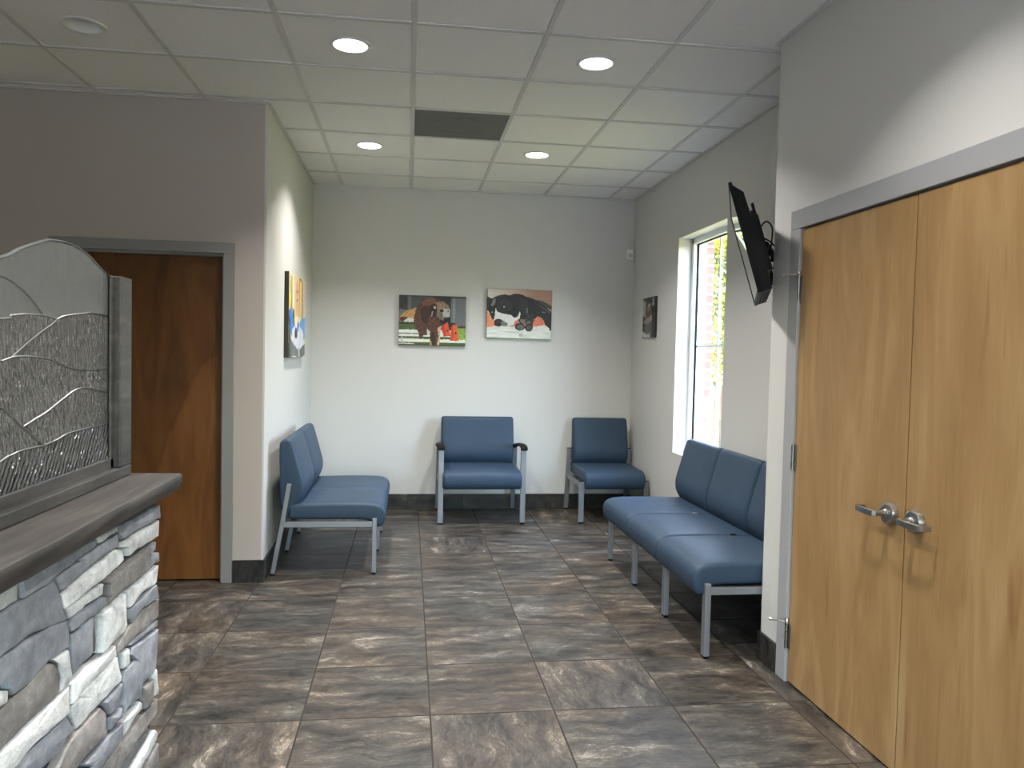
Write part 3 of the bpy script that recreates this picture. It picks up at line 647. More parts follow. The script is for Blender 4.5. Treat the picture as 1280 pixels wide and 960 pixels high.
def seating(name, label, cat, n, pitch, sw, loc, rz, arms=False, outer=False, clips=False):
    t = thing(name, label, cat, loc, rz)
    X0 = -n*pitch/2
    for i in range(n):
        c = X0 + (i+.5)*pitch
        cushion('seat', SEAT_PROF, c-sw/2, c+sw/2, t, M_VINYL)
        bw = sw - (.01 if not outer else .02)
        cushion('backrest', BACK_PROF, c-bw/2, c+bw/2, t, M_VINYL)
    for i in range(n+1):
        x = X0 + i*pitch
        top = .652 if arms else .362
        bm = BM(); bar(bm, (x, .70, .012), (x, .70, top), .045, .028, .003)
        f = link('leg', bm, M_LEG, t)
        bm = BM(); bx(bm, x-.018, x+.018, .689, .711, 0, .014, .002); link('foot_glide', bm, M_BLACK, f)
        ztop = .60
        rx = x
        bm = BM(); bar(bm, (rx, .0655, .012), (rx, .125, .34), .04, .028, .003); bar(bm, (rx, .1235, .33), (rx, .163, .585), .04, .028, .003)
        b = link('leg', bm, M_LEG, t)
        bm = BM(); bx(bm, x-.018, x+.018, .055, .077, 0, .014, .002); link('foot_glide', bm, M_BLACK, b)
        bm = BM(); bar(bm, (x, .112, .324), (x, .702, .324), .024, .036, .002)
        link('side_rail', bm, M_LEG, t)
        if arms:
            bm = BM()
            path = catmull([(.135, .585), (.16, .604), (.24, .620), (.40, .644), (.56, .660), (.68, .662), (.728, .652), (.742, .640)], 4)
            prev = None
            for p in path:
                y, z = p.x, p.y
                e = .6 + .4*min(1, (y-.135)/.06) if y < .195 else 1
                wd = .030*max(.6, e); th = .0125
                ring = [bm.verts.new((x + a*wd, y, z + b*th)) for a, b in ((-1, -.5), (-1, .2), (-.75, .8), (0, 1.1), (.75, .8), (1, .2), (1, -.5), (.6, -1), (-.6, -1))]
                if prev:
                    for k in range(9): bm.faces.new((prev[k], prev[(k+1) % 9], ring[(k+1) % 9], ring[k]))
                else: bm.faces.new(ring)
                prev = ring
            bm.faces.new(prev)
            o = link('armrest', bm, M_BLACK, t); smooth_angle(o, 50)
        elif outer:
            bm = BM(); bx(bm, x-.022, x+.022, .686, .714, .362, .366, .001); link('end_cap', bm, M_BLACK, t)
            bm = BM(); bx(bm, x-.021, x+.021, .148, .178, .583, .588, .001); link('end_cap', bm, M_BLACK, t)
    for yy in (.66, .18):
        bm = BM(); bar(bm, (X0+.0, yy, .320), (-X0, yy, .320), .028, .028, .002, Vector((0, 1, 0)))
        link('cross_rail', bm, M_LEG, t)
    bm = BM()
    bar(bm, (X0, .124, .43), (-X0, .124, .43), .018, .03, .002, Vector((0, 1, 0)))
    link('back_rail', bm, M_BLACK, t)
    if clips:
        for i in range(1, n):
            x = X0 + i*pitch
            bm = BM(); bx(bm, x-.012, x+.012, .30, .328, .445, .459, .002)
            link('seat_clip', bm, M_LEG if i == 2 else M_BLACK, t, label='silver seat clip' if i == 2 else 'black seat clip')
    return t

seating('tandem_bench', 'two-seat blue vinyl bench with silver legs along the left wall', 'bench', 2, .587, .578, (.0, -1.505, 0), -PI/2)
seating('armchair', 'wide blue vinyl chair with black armrests under the two dog pictures', 'chair', 1, .695, .665, (1.531, .04, 0), PI, arms=True)
seating('side_chair', 'armless single blue vinyl chair in the far right corner', 'chair', 1, .57, .53, (2.672, .04, 0), PI, outer=True)
seating('tandem_bench', 'three-seat blue vinyl bench with silver legs below the window', 'bench', 3, .588, .58, (3.035, -2.728, 0), PI/2, clips=True)

# ================================================================ reception counter
XS = .205; CY1 = -4.815; CY0 = -8.2
cnt = thing('reception_counter', 'stacked grey and white stone reception counter at the left edge', 'counter', (-.1, -6.5, 0))
OFF = Vector((.1, 6.5, 0))
def clink(name, bm, mat, parent=cnt, off=OFF, **k):
    for v in bm.verts: v.co += off
    return link(name, bm, mat, parent, **k)
bm = BM(); bx(bm, -.30, XS-.04, CY0, CY1-.03, 0, 1.018)
clink('counter_body', bm, M_WALL)
def stone_piece(bm, lay, poly, depth, mi, rnd, M=None):
    """a chunky stone: outline in (Y,Z) extruded along +X, edges worn round"""
    cy = sum(p[0] for p in poly)/len(poly); cz = sum(p[1] for p in poly)/len(poly)
    # resample edges for slightly ragged outline
    pts = []
    for i, p in enumerate(poly):
        q = poly[(i+1) % len(poly)]; L = math.hypot(q[0]-p[0], q[1]-p[1]); k = max(1, int(L/.022))
        for j in range(k):
            t = j/k; y = p[0]+(q[0]-p[0])*t; z = p[1]+(q[1]-p[1])*t
            w = noise.noise(Vector((y*38, z*38, mi*5)))*.0022
            pts.append((y+w, z+noise.noise(Vector((z*38, y*38, 3)))*.0022))
    shr = .0016
    def ring(x, inset, tilt=0):
        r = []
        for y, z in pts:
            dy, dz = cy-y, cz-z; L = math.hypot(dy, dz) or 1
            k = min(inset+shr, L*.6)/L
            yy, zz = y+dy*k, z+dz*k
            xx = x + tilt*((yy-cy)*rnd[0] + (zz-cz)*rnd[1])
            xx += tilt*noise.noise(Vector((yy*22, zz*22, mi)))*.0025
            r.append(bm.verts.new((xx, yy, zz)))
        return r
    x0 = XS-.045; x1 = XS-.012 + depth
    rs = [ring(x0, 0), ring(x1-.006, .0, 1), ring(x1-.002, .0022, 1), ring(x1, .006, 1)]
    fs = []
    for a, b in zip(rs, rs[1:]):
        for k in range(len(a)): fs.append(bm.faces.new((a[k], a[(k+1) % len(a)], b[(k+1) % len(a)], b[k])))
    r4 = []
    for k, v in enumerate(rs[-1]):
        yy = cy+(v.co.y-cy)*.55; zz = cz+(v.co.z-cz)*.55
        r4.append(bm.verts.new((x1 + .002 + (yy-cy)*rnd[0] + (zz-cz)*rnd[1] + noise.noise(Vector((yy*24, zz*24, mi+4)))*.003, yy, zz)))
    for k in range(len(r4)): fs.append(bm.faces.new((rs[-1][k], rs[-1][(k+1) % len(r4)], r4[(k+1) % len(r4)], r4[k])))
    c = bm.verts.new((x1+.003, cy, cz))
    for k in range(len(r4)): fs.append(bm.faces.new((r4[k], r4[(k+1) % len(r4)], c)))
    sh = random.random()
    for f in fs:
        f.material_index = mi; f.smooth = True; f[lay] = sh
    if M is not None:
        for rr in rs+[r4, [c]]:
            for v in rr: v.co = M @ v.co
KIND = {'W': 0, 'B': 1, 'G': 2, 'D': 3}
def stone_faces():
    bm = BM(); lay = bm.faces.layers.float.new('shade')
    bx(bm, XS-.05, XS-.025, CY0, CY1-.004, 0, 1.018, mi=4)
    for kd, poly in STONES:
        poly = [(min(y, CY1), min(z, 1.018)) for y, z in poly]
        stone_piece(bm, lay, poly, random.uniform(.008, .017) if kd != 'D' else .0, KIND[kd], (random.uniform(-.02, .02), random.uniform(-.04, .04)))
    def zline(y): return .215 + (-4.8-y)*.541 - .03
    z = 0.004
    rows = []
    while z < 1.0:
        h = random.choice((.045, .06, .08, .1)); h = min(h, 1.018-z)
        if 1.018-z-h < .03: h = 1.018-z
        rows.append((z, z+h)); z += h
    for z0, z1 in rows:
        y = CY1 - random.uniform(0, .003)
        while y > CY0+.1:
            L = random.uniform(.1, .34)
            ya, yb = y, max(y-L, CY0)
            ok = (ya < -5.80) or z1 <= zline(ya)
            if not ok and yb < -5.80 and z1 <= 2: 
                ya = -5.80; ok = ya-yb > .05
            if not ok and z1 > zline(ya):
                # start farther along, where the coursed part dips below the traced one
                yn = -4.8-(z1+.03-.215)/.541
                if yn > yb+.05 and yn > -5.80: ya = min(ya, yn); ok = True
            if ok:
                kd = random.choice('WWBBBGGW')
                poly = [(ya, z0+.001), (ya, z1-.001), (yb+.002, z1-.001), (yb+.002, z0+.001)]
                poly = [(a+random.uniform(-.003, .003), b+random.uniform(-.004, .004)) for a, b in poly]
                poly = [(min(a, CY1), max(.002, min(b, 1.018))) for a, b in poly]
                stone_piece(bm, lay, poly, random.uniform(.008, .017), KIND[kd], (random.uniform(-.02, .02), random.uniform(-.04, .04)))
            y = yb
    # far end of the counter (faces away from the photographer)
    E = Matrix(((0, -1, 0, 0), (1, 0, 0, 0), (0, 0, 1, 0), (0, 0, 0, 1)))
    for z0, z1 in rows:
        x = XS-.02
        while x > -.3:
            L = random.uniform(.12, .3); xa, xb = x, max(x-L, -.3)
            if xa-xb > .03:
                # build in the (Y,Z) frame then swing to face +Y
                n0 = len(bm.verts)
                M = Matrix(((0, 1, 0, 0), (1, 0, 0, CY1-XS-.016), (0, 0, 1, 0), (0, 0, 0, 1)))
                stone_piece(bm, lay, [(xa, z0+.001), (xa, z1-.001), (xb+.002, z1-.001), (xb+.002, z0+.001)], .004, KIND[random.choice('WBBG')], (0, 0), M)
            x = xb
    return bm
clad = clink('stone_cladding', stone_faces(), STONE_MATS, label='stacked ledgestone in white, blue-grey and taupe')

smooth_angle(clad, 28)

# weathered timber ledge with a softly rounded, worn front
def ledge():
    bm = BM()
    prof = [(-.42, 1.022), (-.42, 1.068), (-.38, 1.070), (.249, 1.070), (.2545, 1.067), (.2565, 1.060), (.255, 1.044), (.250, 1.030), (.246, 1.023), (.240, 1.020), (-.38, 1.020)]
    ys = [CY0] + [CY0 + (CY1+.035-CY0)*k/60 for k in range(1, 60)] + [CY1+.028, CY1+.035]
    rings = []
    for j, y in enumerate(ys):
        e = .004 if j in (0, len(ys)-1) else 0
        r = []
        for x, z in prof:
            w = noise.noise(Vector((x*3, y*5, z*9)))*.0035 if x > .2 else 0
            xx = x + w - (e if x > 0 else -e); zz = z - (e if z > 1.045 else -e)
            r.append(bm.verts.new((xx, y, zz)))
        rings.append(r)
    for a, b in zip(rings, rings[1:]):
        for k in range(len(a)): bm.faces.new((a[k], a[(k+1) % len(a)], b[(k+1) % len(a)], b[k]))
    bm.faces.new(rings[0]); bm.faces.new(rings[-1])
    o = link('countertop', bm, M_LEDGE); smooth_angle(o, 40); return o
tag(ledge(), 'weathered dark wood ledge lying on the stone counter', 'countertop')

# leaded glass screen standing on the ledge
scr = thing('glass_screen', 'leaded textured glass panel in a wood frame on the counter ledge', 'privacy screen', (.06, -5.9, 1.07))
SO = Vector((-.06, 5.9, -1.07))
def slink(name, bm, mat, parent=scr, **k):
    for v in bm.verts: v.co += SO
    return link(name, bm, mat, parent, **k)
GX = .097; YE = -4.812; YF = -7.4
def LP(key, ext=None):
    p = catmull([(a, b, 0) for a, b in (ext or []) + LEAD[key]], 6)
    return [(v.x, v.y) for v in p]
arc = LP('arc', [(YF, 1.46), (-7.1, 1.52), (-6.75, 1.66), (-6.45, 1.72), (-6.1, 1.64), (-5.85, 1.56), (-5.68, 1.56)])
bl = LP('b', [(YF, 1.42), (-6.9, 1.5), (-6.4, 1.46), (-5.9, 1.46)])
gl = LP('g', [(YF, 1.2), (-6.8, 1.24), (-6.2, 1.18), (-5.7, 1.15)])
base = [(YF, 1.10), (YE, 1.10)]
def interp(line, y):
    for (a, za), (b, zb) in zip(line, line[1:]):
        if a <= y <= b: return za + (zb-za)*(y-a)/(b-a) if b > a else za
    return line[0][1] if y < line[0][0] else line[-1][1]
def pane(name, top, bot, key, lab):
    bm = BM(); prev = None; n = 220; yend = YE-.080
    for k in range(n+1):
        y = YF+.05 + (yend-YF-.05)*k/n
        zt, zb = interp(top, y), interp(bot, y)
        ring = [bm.verts.new((GX-.003, y, zb)), bm.verts.new((GX+.003, y, zb)), bm.verts.new((GX+.003, y, zt)), bm.verts.new((GX-.003, y, zt))]
        if prev:
            for q in range(4): bm.faces.new((prev[q], prev[(q+1) % 4], ring[(q+1) % 4], ring[q]))
        else: bm.faces.new(ring)
        prev = ring
    bm.faces.new(prev)
    return slink(name, bm, M_GLASS[key], label=lab)
yend = YE-.080
def clip_end(line):
    out = [p for p in line if p[0] <= yend]
    out.append((yend, interp(line, yend))); return out
# keep the arc inside the panel end
pane('glass_pane', arc, bl, 'seedy', 'seedy grey upper glass')
pane('glass_pane', bl, gl, 'hammered', 'hammered middle glass')
pane('glass_pane', gl, base, 'rippled', 'rippled lower glass')
def came(pts, r=.0029):
    bm = BM()
    P = [p for p in pts if YF+.04 <= p[0] <= YE-.080]
    for sx in (1,):
        tube(bm, [(GX, y, z) for y, z in P], r, 8)
    for v in bm.verts: v.co.x = GX + (v.co.x-GX)*1.6
    for v in bm.verts: v.co += SO
    o = link('lead_line', bm, M_LEAD, scr); smooth_angle(o, 60)
came(arc, .0032); came(bl); came(gl)
for k in 'acdef': came(LP(k))
came([(v.x, v.y) for v in catmull([(-6.9, 1.5, 0), (-6.6, 1.38, 0), (-6.2, 1.36, 0), (-5.8, 1.42, 0), (*LEAD['d'][0], 0)], 6)])
came([(v.x, v.y) for v in catmull([(-6.3, 1.18, 0), (-6.0, 1.33, 0), (-5.75, 1.34, 0), (*LEAD['e'][0], 0)], 6)])
came([(v.x, v.y) for v in catmull([(-6.1, 1.465, 0), (-5.9, 1.53, 0), (-5.7, 1.575, 0), (*LEAD['a'][0], 0)], 6)])
# frame: two stepped bands on each side of the glass, at the bottom and at both ends
def band(bm, side, y0, y1, z0, z1, xin, xout):
    bx(bm, GX + side*xin, GX + side*xout, y0, y1, z0, z1, .003, 2)
for nm, (ya, yb) in (('frame_rail', (YF, YE)),):
    bm = BM()
    for s in (1, -1):
        band(bm, s, YF, YE, 1.0705, 1.101, .0, .028 if s > 0 else .06)
        band(bm, s, YF+.03, YE-.085, 1.096, 1.131, .0045, .011 if s > 0 else .04)
    slink('frame_rail', bm, M_RAILW)
for y0, y1, i0, i1 in ((YE-.084, YE, YE-.108, YE-.080), (YF, YF+.084, YF+.08, YF+.108)):
    bm = BM()
    for s in (1, -1):
        band(bm, s, y0, y1, 1.1012, 1.622, .0, .028 if s > 0 else .06)
        band(bm, s, i0, i1, 1.1013, 1.6215, .0045, .011 if s > 0 else .04)
    slink('frame_post', bm, M_RAILW)
# ================================================================ canvas prints, painted as coloured cells
class Canvas:
    def __init__(s, nx, ny, seed=1):
        s.nx, s.ny = nx, ny; s.px = [[(0, 0, 0)]*nx for _ in range(ny)]; s.R = random.Random(seed)
    def frame(s, x0, x1, y0, y1): s.f = (x0, x1, y0, y1)
    def xy(s, i, j):
        x0, x1, y0, y1 = s.f; return x0+(i+.5)/s.nx*(x1-x0), y0+(j+.5)/s.ny*(y1-y0)
    def fill(s, test, col, nz=0, sc=.03, streak=(1, 1)):
        for j in range(s.ny):
            for i in range(s.nx):
                x, y = s.xy(i, j)
                wx = x + noise.noise(Vector((x*.025, y*.025, 1)))*6; wy = y + noise.noise(Vector((x*.025, y*.025, 9)))*6
                if test(wx, wy):
                    c = col(x, y) if callable(col) else col
                    if nz:
                        k = 1 + nz*(noise.noise(Vector((x*sc*streak[0], y*sc*streak[1], 3)))*1.3 + s.R.uniform(-.25, .25))
                        c = tuple(max(0, min(255, v*k)) for v in c)
                    s.px[j][i] = c
    def poly(s, pts, col, nz=0, sc=.03, streak=(1, 1)):
        P = [(float(a), float(b)) for a, b in pts]; n = len(P)
        bx0 = min(p[0] for p in P); bx1 = max(p[0] for p in P)
        def inside(x, y):
            if x < bx0 or x > bx1: return False
            r = False
            for k in range(n):
                (xa, ya), (xb, yb) = P[k], P[(k+1) % n]
                if (ya > y) != (yb > y) and x < (xb-xa)*(y-ya)/(yb-ya)+xa: r = not r
            return r
        s.fill(inside, col, nz, sc, streak)
    def ell(s, cx, cy, a, b, col, nz=0, ang=0):
        c, d = math.cos(ang), math.sin(ang)
        s.fill(lambda x, y: (((x-cx)*c+(y-cy)*d)/a)**2 + ((-(x-cx)*d+(y-cy)*c)/b)**2 < 1, col, nz)
    def rect(s, x0, y0, x1, y1, col, nz=0, sc=.03, streak=(1, 1)):
        s.fill(lambda x, y: x0 <= x <= x1 and y0 <= y <= y1, col, nz, sc, streak)

def canvas_mat():
    t = NT('canvas_print'); a = t.n('Attribute', attribute_name='ink')
    t.p(Base_Color=a.outputs['Color'], Roughness=.5, Normal=t.bump(t.noise(t.coord(), 500, 2), .1, .001)); return t.m
M_INK = canvas_mat()
def hang(cv, label, loc, rz, w, h, edge, d=.032, tilt=0, bk=-.0002):
    """picture faces local -Y"""
    t = thing('canvas_picture', label, 'picture', loc, rz)
    bm = BM(); bx(bm, -w/2, w/2, -d+.001, bk, -h/2, h/2, .002, 1)
    for v in bm.verts: v.co = Matrix.Rotation(tilt, 3, 'Y') @ v.co
    link('stretched_canvas', bm, simple('canvas_edge', edge, .7), t)
    bm = BM(); nx, ny = cv.nx, cv.ny
    e = .0015
    g = [[bm.verts.new((-w/2+e + (w-2*e)*i/nx, -d, h/2-e - (h-2*e)*j/ny)) for i in range(nx+1)] for j in range(ny+1)]
    cols = []
    for j in range(ny):
        for i in range(nx):
            bm.faces.new((g[j][i], g[j+1][i], g[j+1][i+1], g[j][i+1])); cols.append(cv.px[j][i])
    for v in bm.verts: v.co = Matrix.Rotation(tilt, 3, 'Y') @ v.co
    me = bpy.data.meshes.new('printed_photo'); bm.to_mesh(me); bm.free()
    at = me.color_attributes.new('ink', 'FLOAT_COLOR', 'CORNER')
    data = []
    for c in cols:
        l = tuple(v*.84 for v in sr(*c))
        data += [l[0], l[1], l[2], 1.0]*4
    at.data.foreach_set('color', data)
    me.materials.append(M_INK)
    o = bpy.data.objects.new('printed_photo', me); COL.objects.link(o); o.parent = t
    return t

# long-haired brown dog crossing white rails with orange cones
c = Canvas(150, 114, 2); c.frame(118, 1075, 105, 845)
c.rect(100, 90, 1100, 530, (66, 72, 72), .12, .01)
c.rect(118, 105, 232, 312, (44, 47, 50), .1); c.rect(238, 120, 292, 320, (96, 99, 98), .06); c.rect(300, 130, 420, 300, (74, 80, 78), .1)
c.rect(600, 105, 860, 520, (40, 44, 44), .15); c.rect(858, 130, 1090, 560, (104, 110, 112), .08, .02, (4, .1)); c.rect(893, 130, 918, 560, (138, 142, 142), .04)
c.rect(118, 318, 345, 520, (104, 106, 98), .15); c.poly([(180, 500), (230, 450), (300, 435), (335, 470), (330, 510)], (214, 210, 200), .06)
c.rect(100, 505, 700, 625, (74, 98, 48), .25, .05); c.rect(100, 505, 400, 535, (34, 40, 28), .2)
c.rect(930, 545, 1090, 800, (134, 166, 70), .2, .04); c.rect(960, 545, 1090, 580, (52, 62, 50), .2)
c.rect(100, 615, 880, 720, (226, 228, 220), .05, .01); c.rect(100, 664, 700, 680, (120, 128, 112), .1)
c.rect(100, 716, 900, 760, (70, 88, 46), .3, .06); c.rect(100, 752, 1090, 806, (228, 232, 216), .05); c.rect(100, 740, 480, 754, (150, 156, 140), .1)
c.rect(100, 800, 1090, 850, (66, 82, 42), .45, .08); c.rect(118, 816, 330, 830, (210, 214, 205), .05); c.rect(150, 720, 172, 830, (170, 176, 160), .05)
c.poly([(830, 500), (925, 500), (930, 570), (830, 580)], (34, 36, 34), .2)
c.poly([(778, 488), (812, 488), (868, 700), (762, 708), (728, 600)], (220, 84, 50), .08); c.poly([(728, 560), (770, 540), (790, 700), (760, 705)], (186, 60, 34), .1)
c.poly([(890, 524), (942, 524), (985, 770), (858, 770), (868, 640)], (224, 92, 54), .08); c.poly([(868, 560), (900, 540), (900, 770), (858, 770)], (200, 70, 40), .1)
c.ell(812, 622, 16, 13, (40, 20, 16)); c.ell(934, 652, 16, 14, (40, 20, 16))
c.poly([(120, 440), (200, 350), (350, 285), (400, 320), (360, 440), (240, 440), (170, 492), (125, 470)], (190, 144, 84), .2, .04)
c.poly([(118, 440), (180, 425), (245, 430), (180, 492), (130, 478)], (86, 44, 28), .15)
BODY = [(350, 330), (400, 230), (450, 165), (520, 132), (610, 122), (700, 155), (780, 205), (830, 255), (848, 320), (842, 400), (838, 450), (790, 505), (750, 520), (712, 490), (700, 540), (672, 600), (695, 700), (665, 845), (560, 845), (565, 650), (530, 600), (520, 690), (470, 695), (455, 750), (408, 750), (405, 670), (360, 590), (325, 500), (335, 420)]
c.poly(BODY, (84, 53, 41), .45, .035, (2.4, .8))
c.poly([(430, 210), (520, 138), (610, 128), (650, 190), (560, 240), (470, 250)], (120, 80, 56), .35, .05, (2, 1))
c.poly([(420, 300), (520, 250), (560, 330), (520, 560), (440, 480)], (60, 34, 28), .4, .04, (2.4, .7))
c.poly([(630, 200), (740, 185), (822, 240), (848, 320), (838, 430), (790, 475), (740, 475), (690, 430), (655, 350), (635, 260)], (146, 120, 92), .2, .05)
c.poly([(755, 285), (842, 296), (844, 400), (815, 445), (765, 440), (742, 385), (740, 340)], (178, 176, 166), .12, .05); c.poly([(690, 290), (750, 285), (745, 345), (690, 350)], (150, 140, 122), .12)
c.poly([(655, 345), (740, 350), (745, 400), (775, 445), (745, 480), (700, 450), (660, 400)], (112, 104, 90), .18)
c.poly([(570, 235), (650, 225), (662, 320), (640, 400), (590, 445), (552, 400), (548, 300)], (36, 22, 19), .35, .05, (3, 1)); c.poly([(610, 255), (640, 265), (640, 300), (615, 295)], (206, 186, 162), .1); c.poly([(590, 330), (610, 330), (590, 420), (572, 410)], (150, 130, 116), .1)
c.ell(724, 320, 32, 22, (14, 12, 12)); c.ell(820, 323, 9, 14, (16, 14, 14)); c.poly([(775, 240), (790, 240), (795, 285), (775, 280)], (120, 80, 60))
c.poly([(765, 425), (850, 432), (838, 478), (805, 492), (760, 470)], (10, 9, 10)); c.ell(806, 448, 44, 32, (9, 8, 9)); c.ell(795, 438, 12, 7, (90, 88, 88)); c.poly([(695, 445), (765, 475), (805, 492), (770, 530), (715, 500)], (34, 18, 17))
c.poly([(700, 560), (735, 535), (716, 620), (700, 840), (664, 840), (690, 700), (668, 600)], (206, 172, 138), .15)
c.poly([(520, 600), (565, 640), (545, 700), (520, 690)], (206, 204, 190), .1)
c.poly([(560, 700), (600, 640), (640, 700), (640, 845), (575, 845)], (52, 32, 26), .3, .04, (2, .8)); c.poly([(560, 780), (580, 770), (600, 845), (555, 845)], (150, 140, 84), .2)
hang(c, 'canvas photo of a brown dog beside orange cones, left on the back wall', (1.108, 0, 1.729), 0, .606, .452, sr(60, 62, 62), tilt=.0)

# black and white dog lying on a white table
c = Canvas(150, 114, 4); c.frame(130, 1143, 82, 882)
c.fill(lambda x, y: True, lambda x, y: tuple(a+(b-a)*max(0, min(1, (x-300)/800+(.25 if y < 300 else 0))) for a, b in zip((218, 214, 206), (170, 128, 110))), .05, .01, (.3, 3))
c.rect(100, 560, 1160, 720, (222, 130, 96), .15)
c.rect(100, 690, 1160, 900, (222, 226, 218), .08, .012, (.5, 2.5))
c.poly([(130, 210), (200, 245), (260, 205), (300, 260), (200, 470), (130, 440)], (30, 31, 34), .3)
c.poly([(870, 235), (1000, 258), (1150, 340), (1150, 395), (1100, 372), (980, 330)], (54, 58, 44), .25)
c.poly([(125, 450), (190, 510), (232, 600), (240, 702), (125, 705)], (230, 146, 108), .12)
BD = [(180, 300), (235, 230), (300, 185), (400, 168), (470, 180), (540, 155), (620, 150), (690, 170), (740, 195), (830, 212), (900, 255), (1000, 320), (1080, 375), (1150, 450), (1150, 745), (1100, 720), (1030, 620), (1000, 540), (930, 505), (870, 560), (840, 690), (760, 560), (640, 560), (560, 560), (500, 500), (300, 470), (240, 590), (200, 560), (160, 450)]
c.poly(BD, (17, 17, 20), .5, .02)
c.poly([(870, 590), (930, 508), (1000, 545), (1042, 620), (1000, 665), (840, 690)], (218, 122, 94), .25, .04)
c.poly([(570, 600), (650, 545), (660, 640), (560, 660)], (214, 120, 92), .15)
c.poly([(840, 690), (1040, 645), (1115, 700), (1110, 722), (840, 740)], (228, 224, 214), .06)
c.poly([(265, 390), (292, 455), (380, 482), (500, 500), (560, 545), (615, 520), (640, 440), (656, 480), (640, 545), (570, 600), (545, 665), (440, 692), (300, 692), (238, 640), (245, 560)], (226, 226, 224), .10, .09)
c.poly([(180, 355), (235, 240), (255, 235), (250, 330), (215, 370)], (124, 118, 116), .15)
c.ell(400, 350, 120, 95, (40, 38, 39), .35); c.ell(395, 368, 62, 48, (18, 17, 18), .3); c.ell(400, 366, 30, 26, (60, 58, 58), .2); c.ell(393, 372, 10, 10, (235, 235, 235))
c.ell(212, 430, 34, 52, (26, 26, 32), .2); c.ell(210, 462, 8, 9, (220, 225, 235))
c.ell(314, 632, 72, 64, (20, 19, 21), .3); c.ell(320, 620, 40, 24, (58, 56, 58), .2); c.ell(335, 655, 12, 12, (6, 6, 6)); c.ell(362, 640, 8, 22, (140, 138, 138)); c.poly([(380, 590), (460, 640), (450, 690), (370, 690)], (128, 126, 124), .2)
c.poly([(630, 200), (735, 225), (762, 330), (750, 470), (715, 495), (680, 430), (650, 330)], (36, 35, 38), .3); c.poly([(750, 370), (766, 380), (768, 460), (745, 450)], (120, 118, 112), .1)
c.poly([(760, 470), (860, 480), (850, 690), (800, 740), (740, 700)], (44, 45, 46), .3)
for (a, b, e, f, k) in ((690, 592, 62, 48, 112), (652, 690, 80, 62, 96), (782, 620, 52, 60, 92), (792, 700, 62, 66, 70)):
    c.ell(a, b, e, f, (18, 18, 20)); c.ell(a+4, b+4, e*.74, f*.7, (k, k, k-5), .25)
c.poly([(880, 300), (1000, 345), (1080, 400), (1130, 470), (1110, 470), (1060, 415), (980, 360)], (70, 70, 68), .15); c.rect(990, 430, 1050, 446, (110, 110, 112))
c.rect(640, 800, 700, 850, (176, 180, 160), .1); c.poly([(300, 760), (560, 780), (800, 770), (560, 795)], (190, 194, 190), .05)
hang(c, 'canvas photo of a black and white dog lying down, right on the back wall', (1.905, 0, 1.812), 0, .604, .452, sr(70, 68, 66), tilt=.004)

# bright animal-clinic scene on the left wall
c = Canvas(110, 90, 6); c.frame(0, 110, 0, 90)
c.fill(lambda x, y: True, (226, 214, 176), .10, .05, (1, .3))
for (x, wd, col) in ((3, 8, (190, 180, 110)), (12, 5, (120, 100, 70)), (20, 12, (235, 222, 186)), (34, 3, (96, 72, 50)), (40, 22, (222, 186, 132)), (64, 4, (120, 80, 52)), (70, 12, (230, 190, 110)), (84, 6, (100, 82, 70)), (92, 16, (216, 200, 170))):
    c.rect(x, 0, x+wd, 46, col, .14, .08, (2, .5))
c.rect(66, 0, 78, 5, (40, 34, 30)); c.rect(0, 20, 12, 34, (214, 196, 96), .2)
c.poly([(40, 10), (50, 6), (60, 12), (62, 36), (54, 44), (44, 40)], (214, 160, 118), .12); c.ell(47, 20, 2, 2, (60, 40, 30)); c.ell(55, 20, 2, 2, (60, 40, 30)); c.rect(46, 28, 56, 30, (150, 70, 60))
c.poly([(0, 40), (14, 34), (36, 50), (46, 60), (40, 70), (20, 66), (0, 62)], (66, 132, 206), .16, .08); c.poly([(60, 58), (84, 44), (110, 40), (110, 66), (84, 70)], (104, 156, 214), .16, .08)
c.poly([(18, 32), (30, 36), (40, 56), (34, 56)], (34, 34, 40)); c.poly([(0, 46), (12, 50), (10, 60), (0, 58)], (24, 40, 78))
c.poly([(20, 58), (44, 52), (70, 54), (100, 60), (104, 74), (80, 84), (50, 80), (24, 74)], (214, 214, 226), .12, .1); c.ell(48, 62, 9, 6, (60, 66, 84), .3); c.ell(62, 56, 5, 5, (40, 90, 170), .2)
c.poly([(0, 66), (22, 72), (50, 80), (80, 80), (110, 74), (110, 90), (0, 90)], (104, 110, 108), .3, .08, (2, .5)); c.rect(0, 60, 10, 90, (38, 42, 44), .2); c.poly([(60, 78), (72, 78), (70, 90), (62, 90)], (182, 196, 188), .1)
hang(c, 'colourful canvas photo with blue and yellow on the left wall', (XL, -1.095, 1.683), PI/2, .86, .605, sr(66, 62, 54), bk=-.0002)

# small dog portrait near the right corner
c = Canvas(60, 60, 8); c.frame(0, 60, 0, 60)
c.fill(lambda x, y: True, (42, 42, 42), .3, .08)
c.rect(0, 3, 12, 26, (150, 150, 148), .15); c.rect(46, 4, 52, 16, (180, 180, 178), .1); c.rect(13, 0, 20, 26, (70, 70, 68), .2)
c.poly([(14, 30), (22, 14), (30, 8), (38, 12), (44, 30), (44, 38), (14, 38)], (104, 68, 56), .3, .1); c.ell(29, 13, 8, 6, (176, 160, 144), .15); c.ell(26, 14, 2, 2, (20, 16, 16)); c.ell(33, 14, 2, 2, (20, 16, 16)); c.ell(29, 19, 3, 2, (24, 18, 18))
c.poly([(4, 34), (16, 26), (44, 28), (46, 38), (8, 36)], (150, 144, 138), .15); c.rect(8, 36, 46, 60, (96, 98, 98), .3, .2, (3, .3)); c.poly([(0, 52), (40, 52), (44, 60), (0, 60)], (190, 192, 190), .1); c.rect(4, 36, 10, 50, (30, 30, 32))
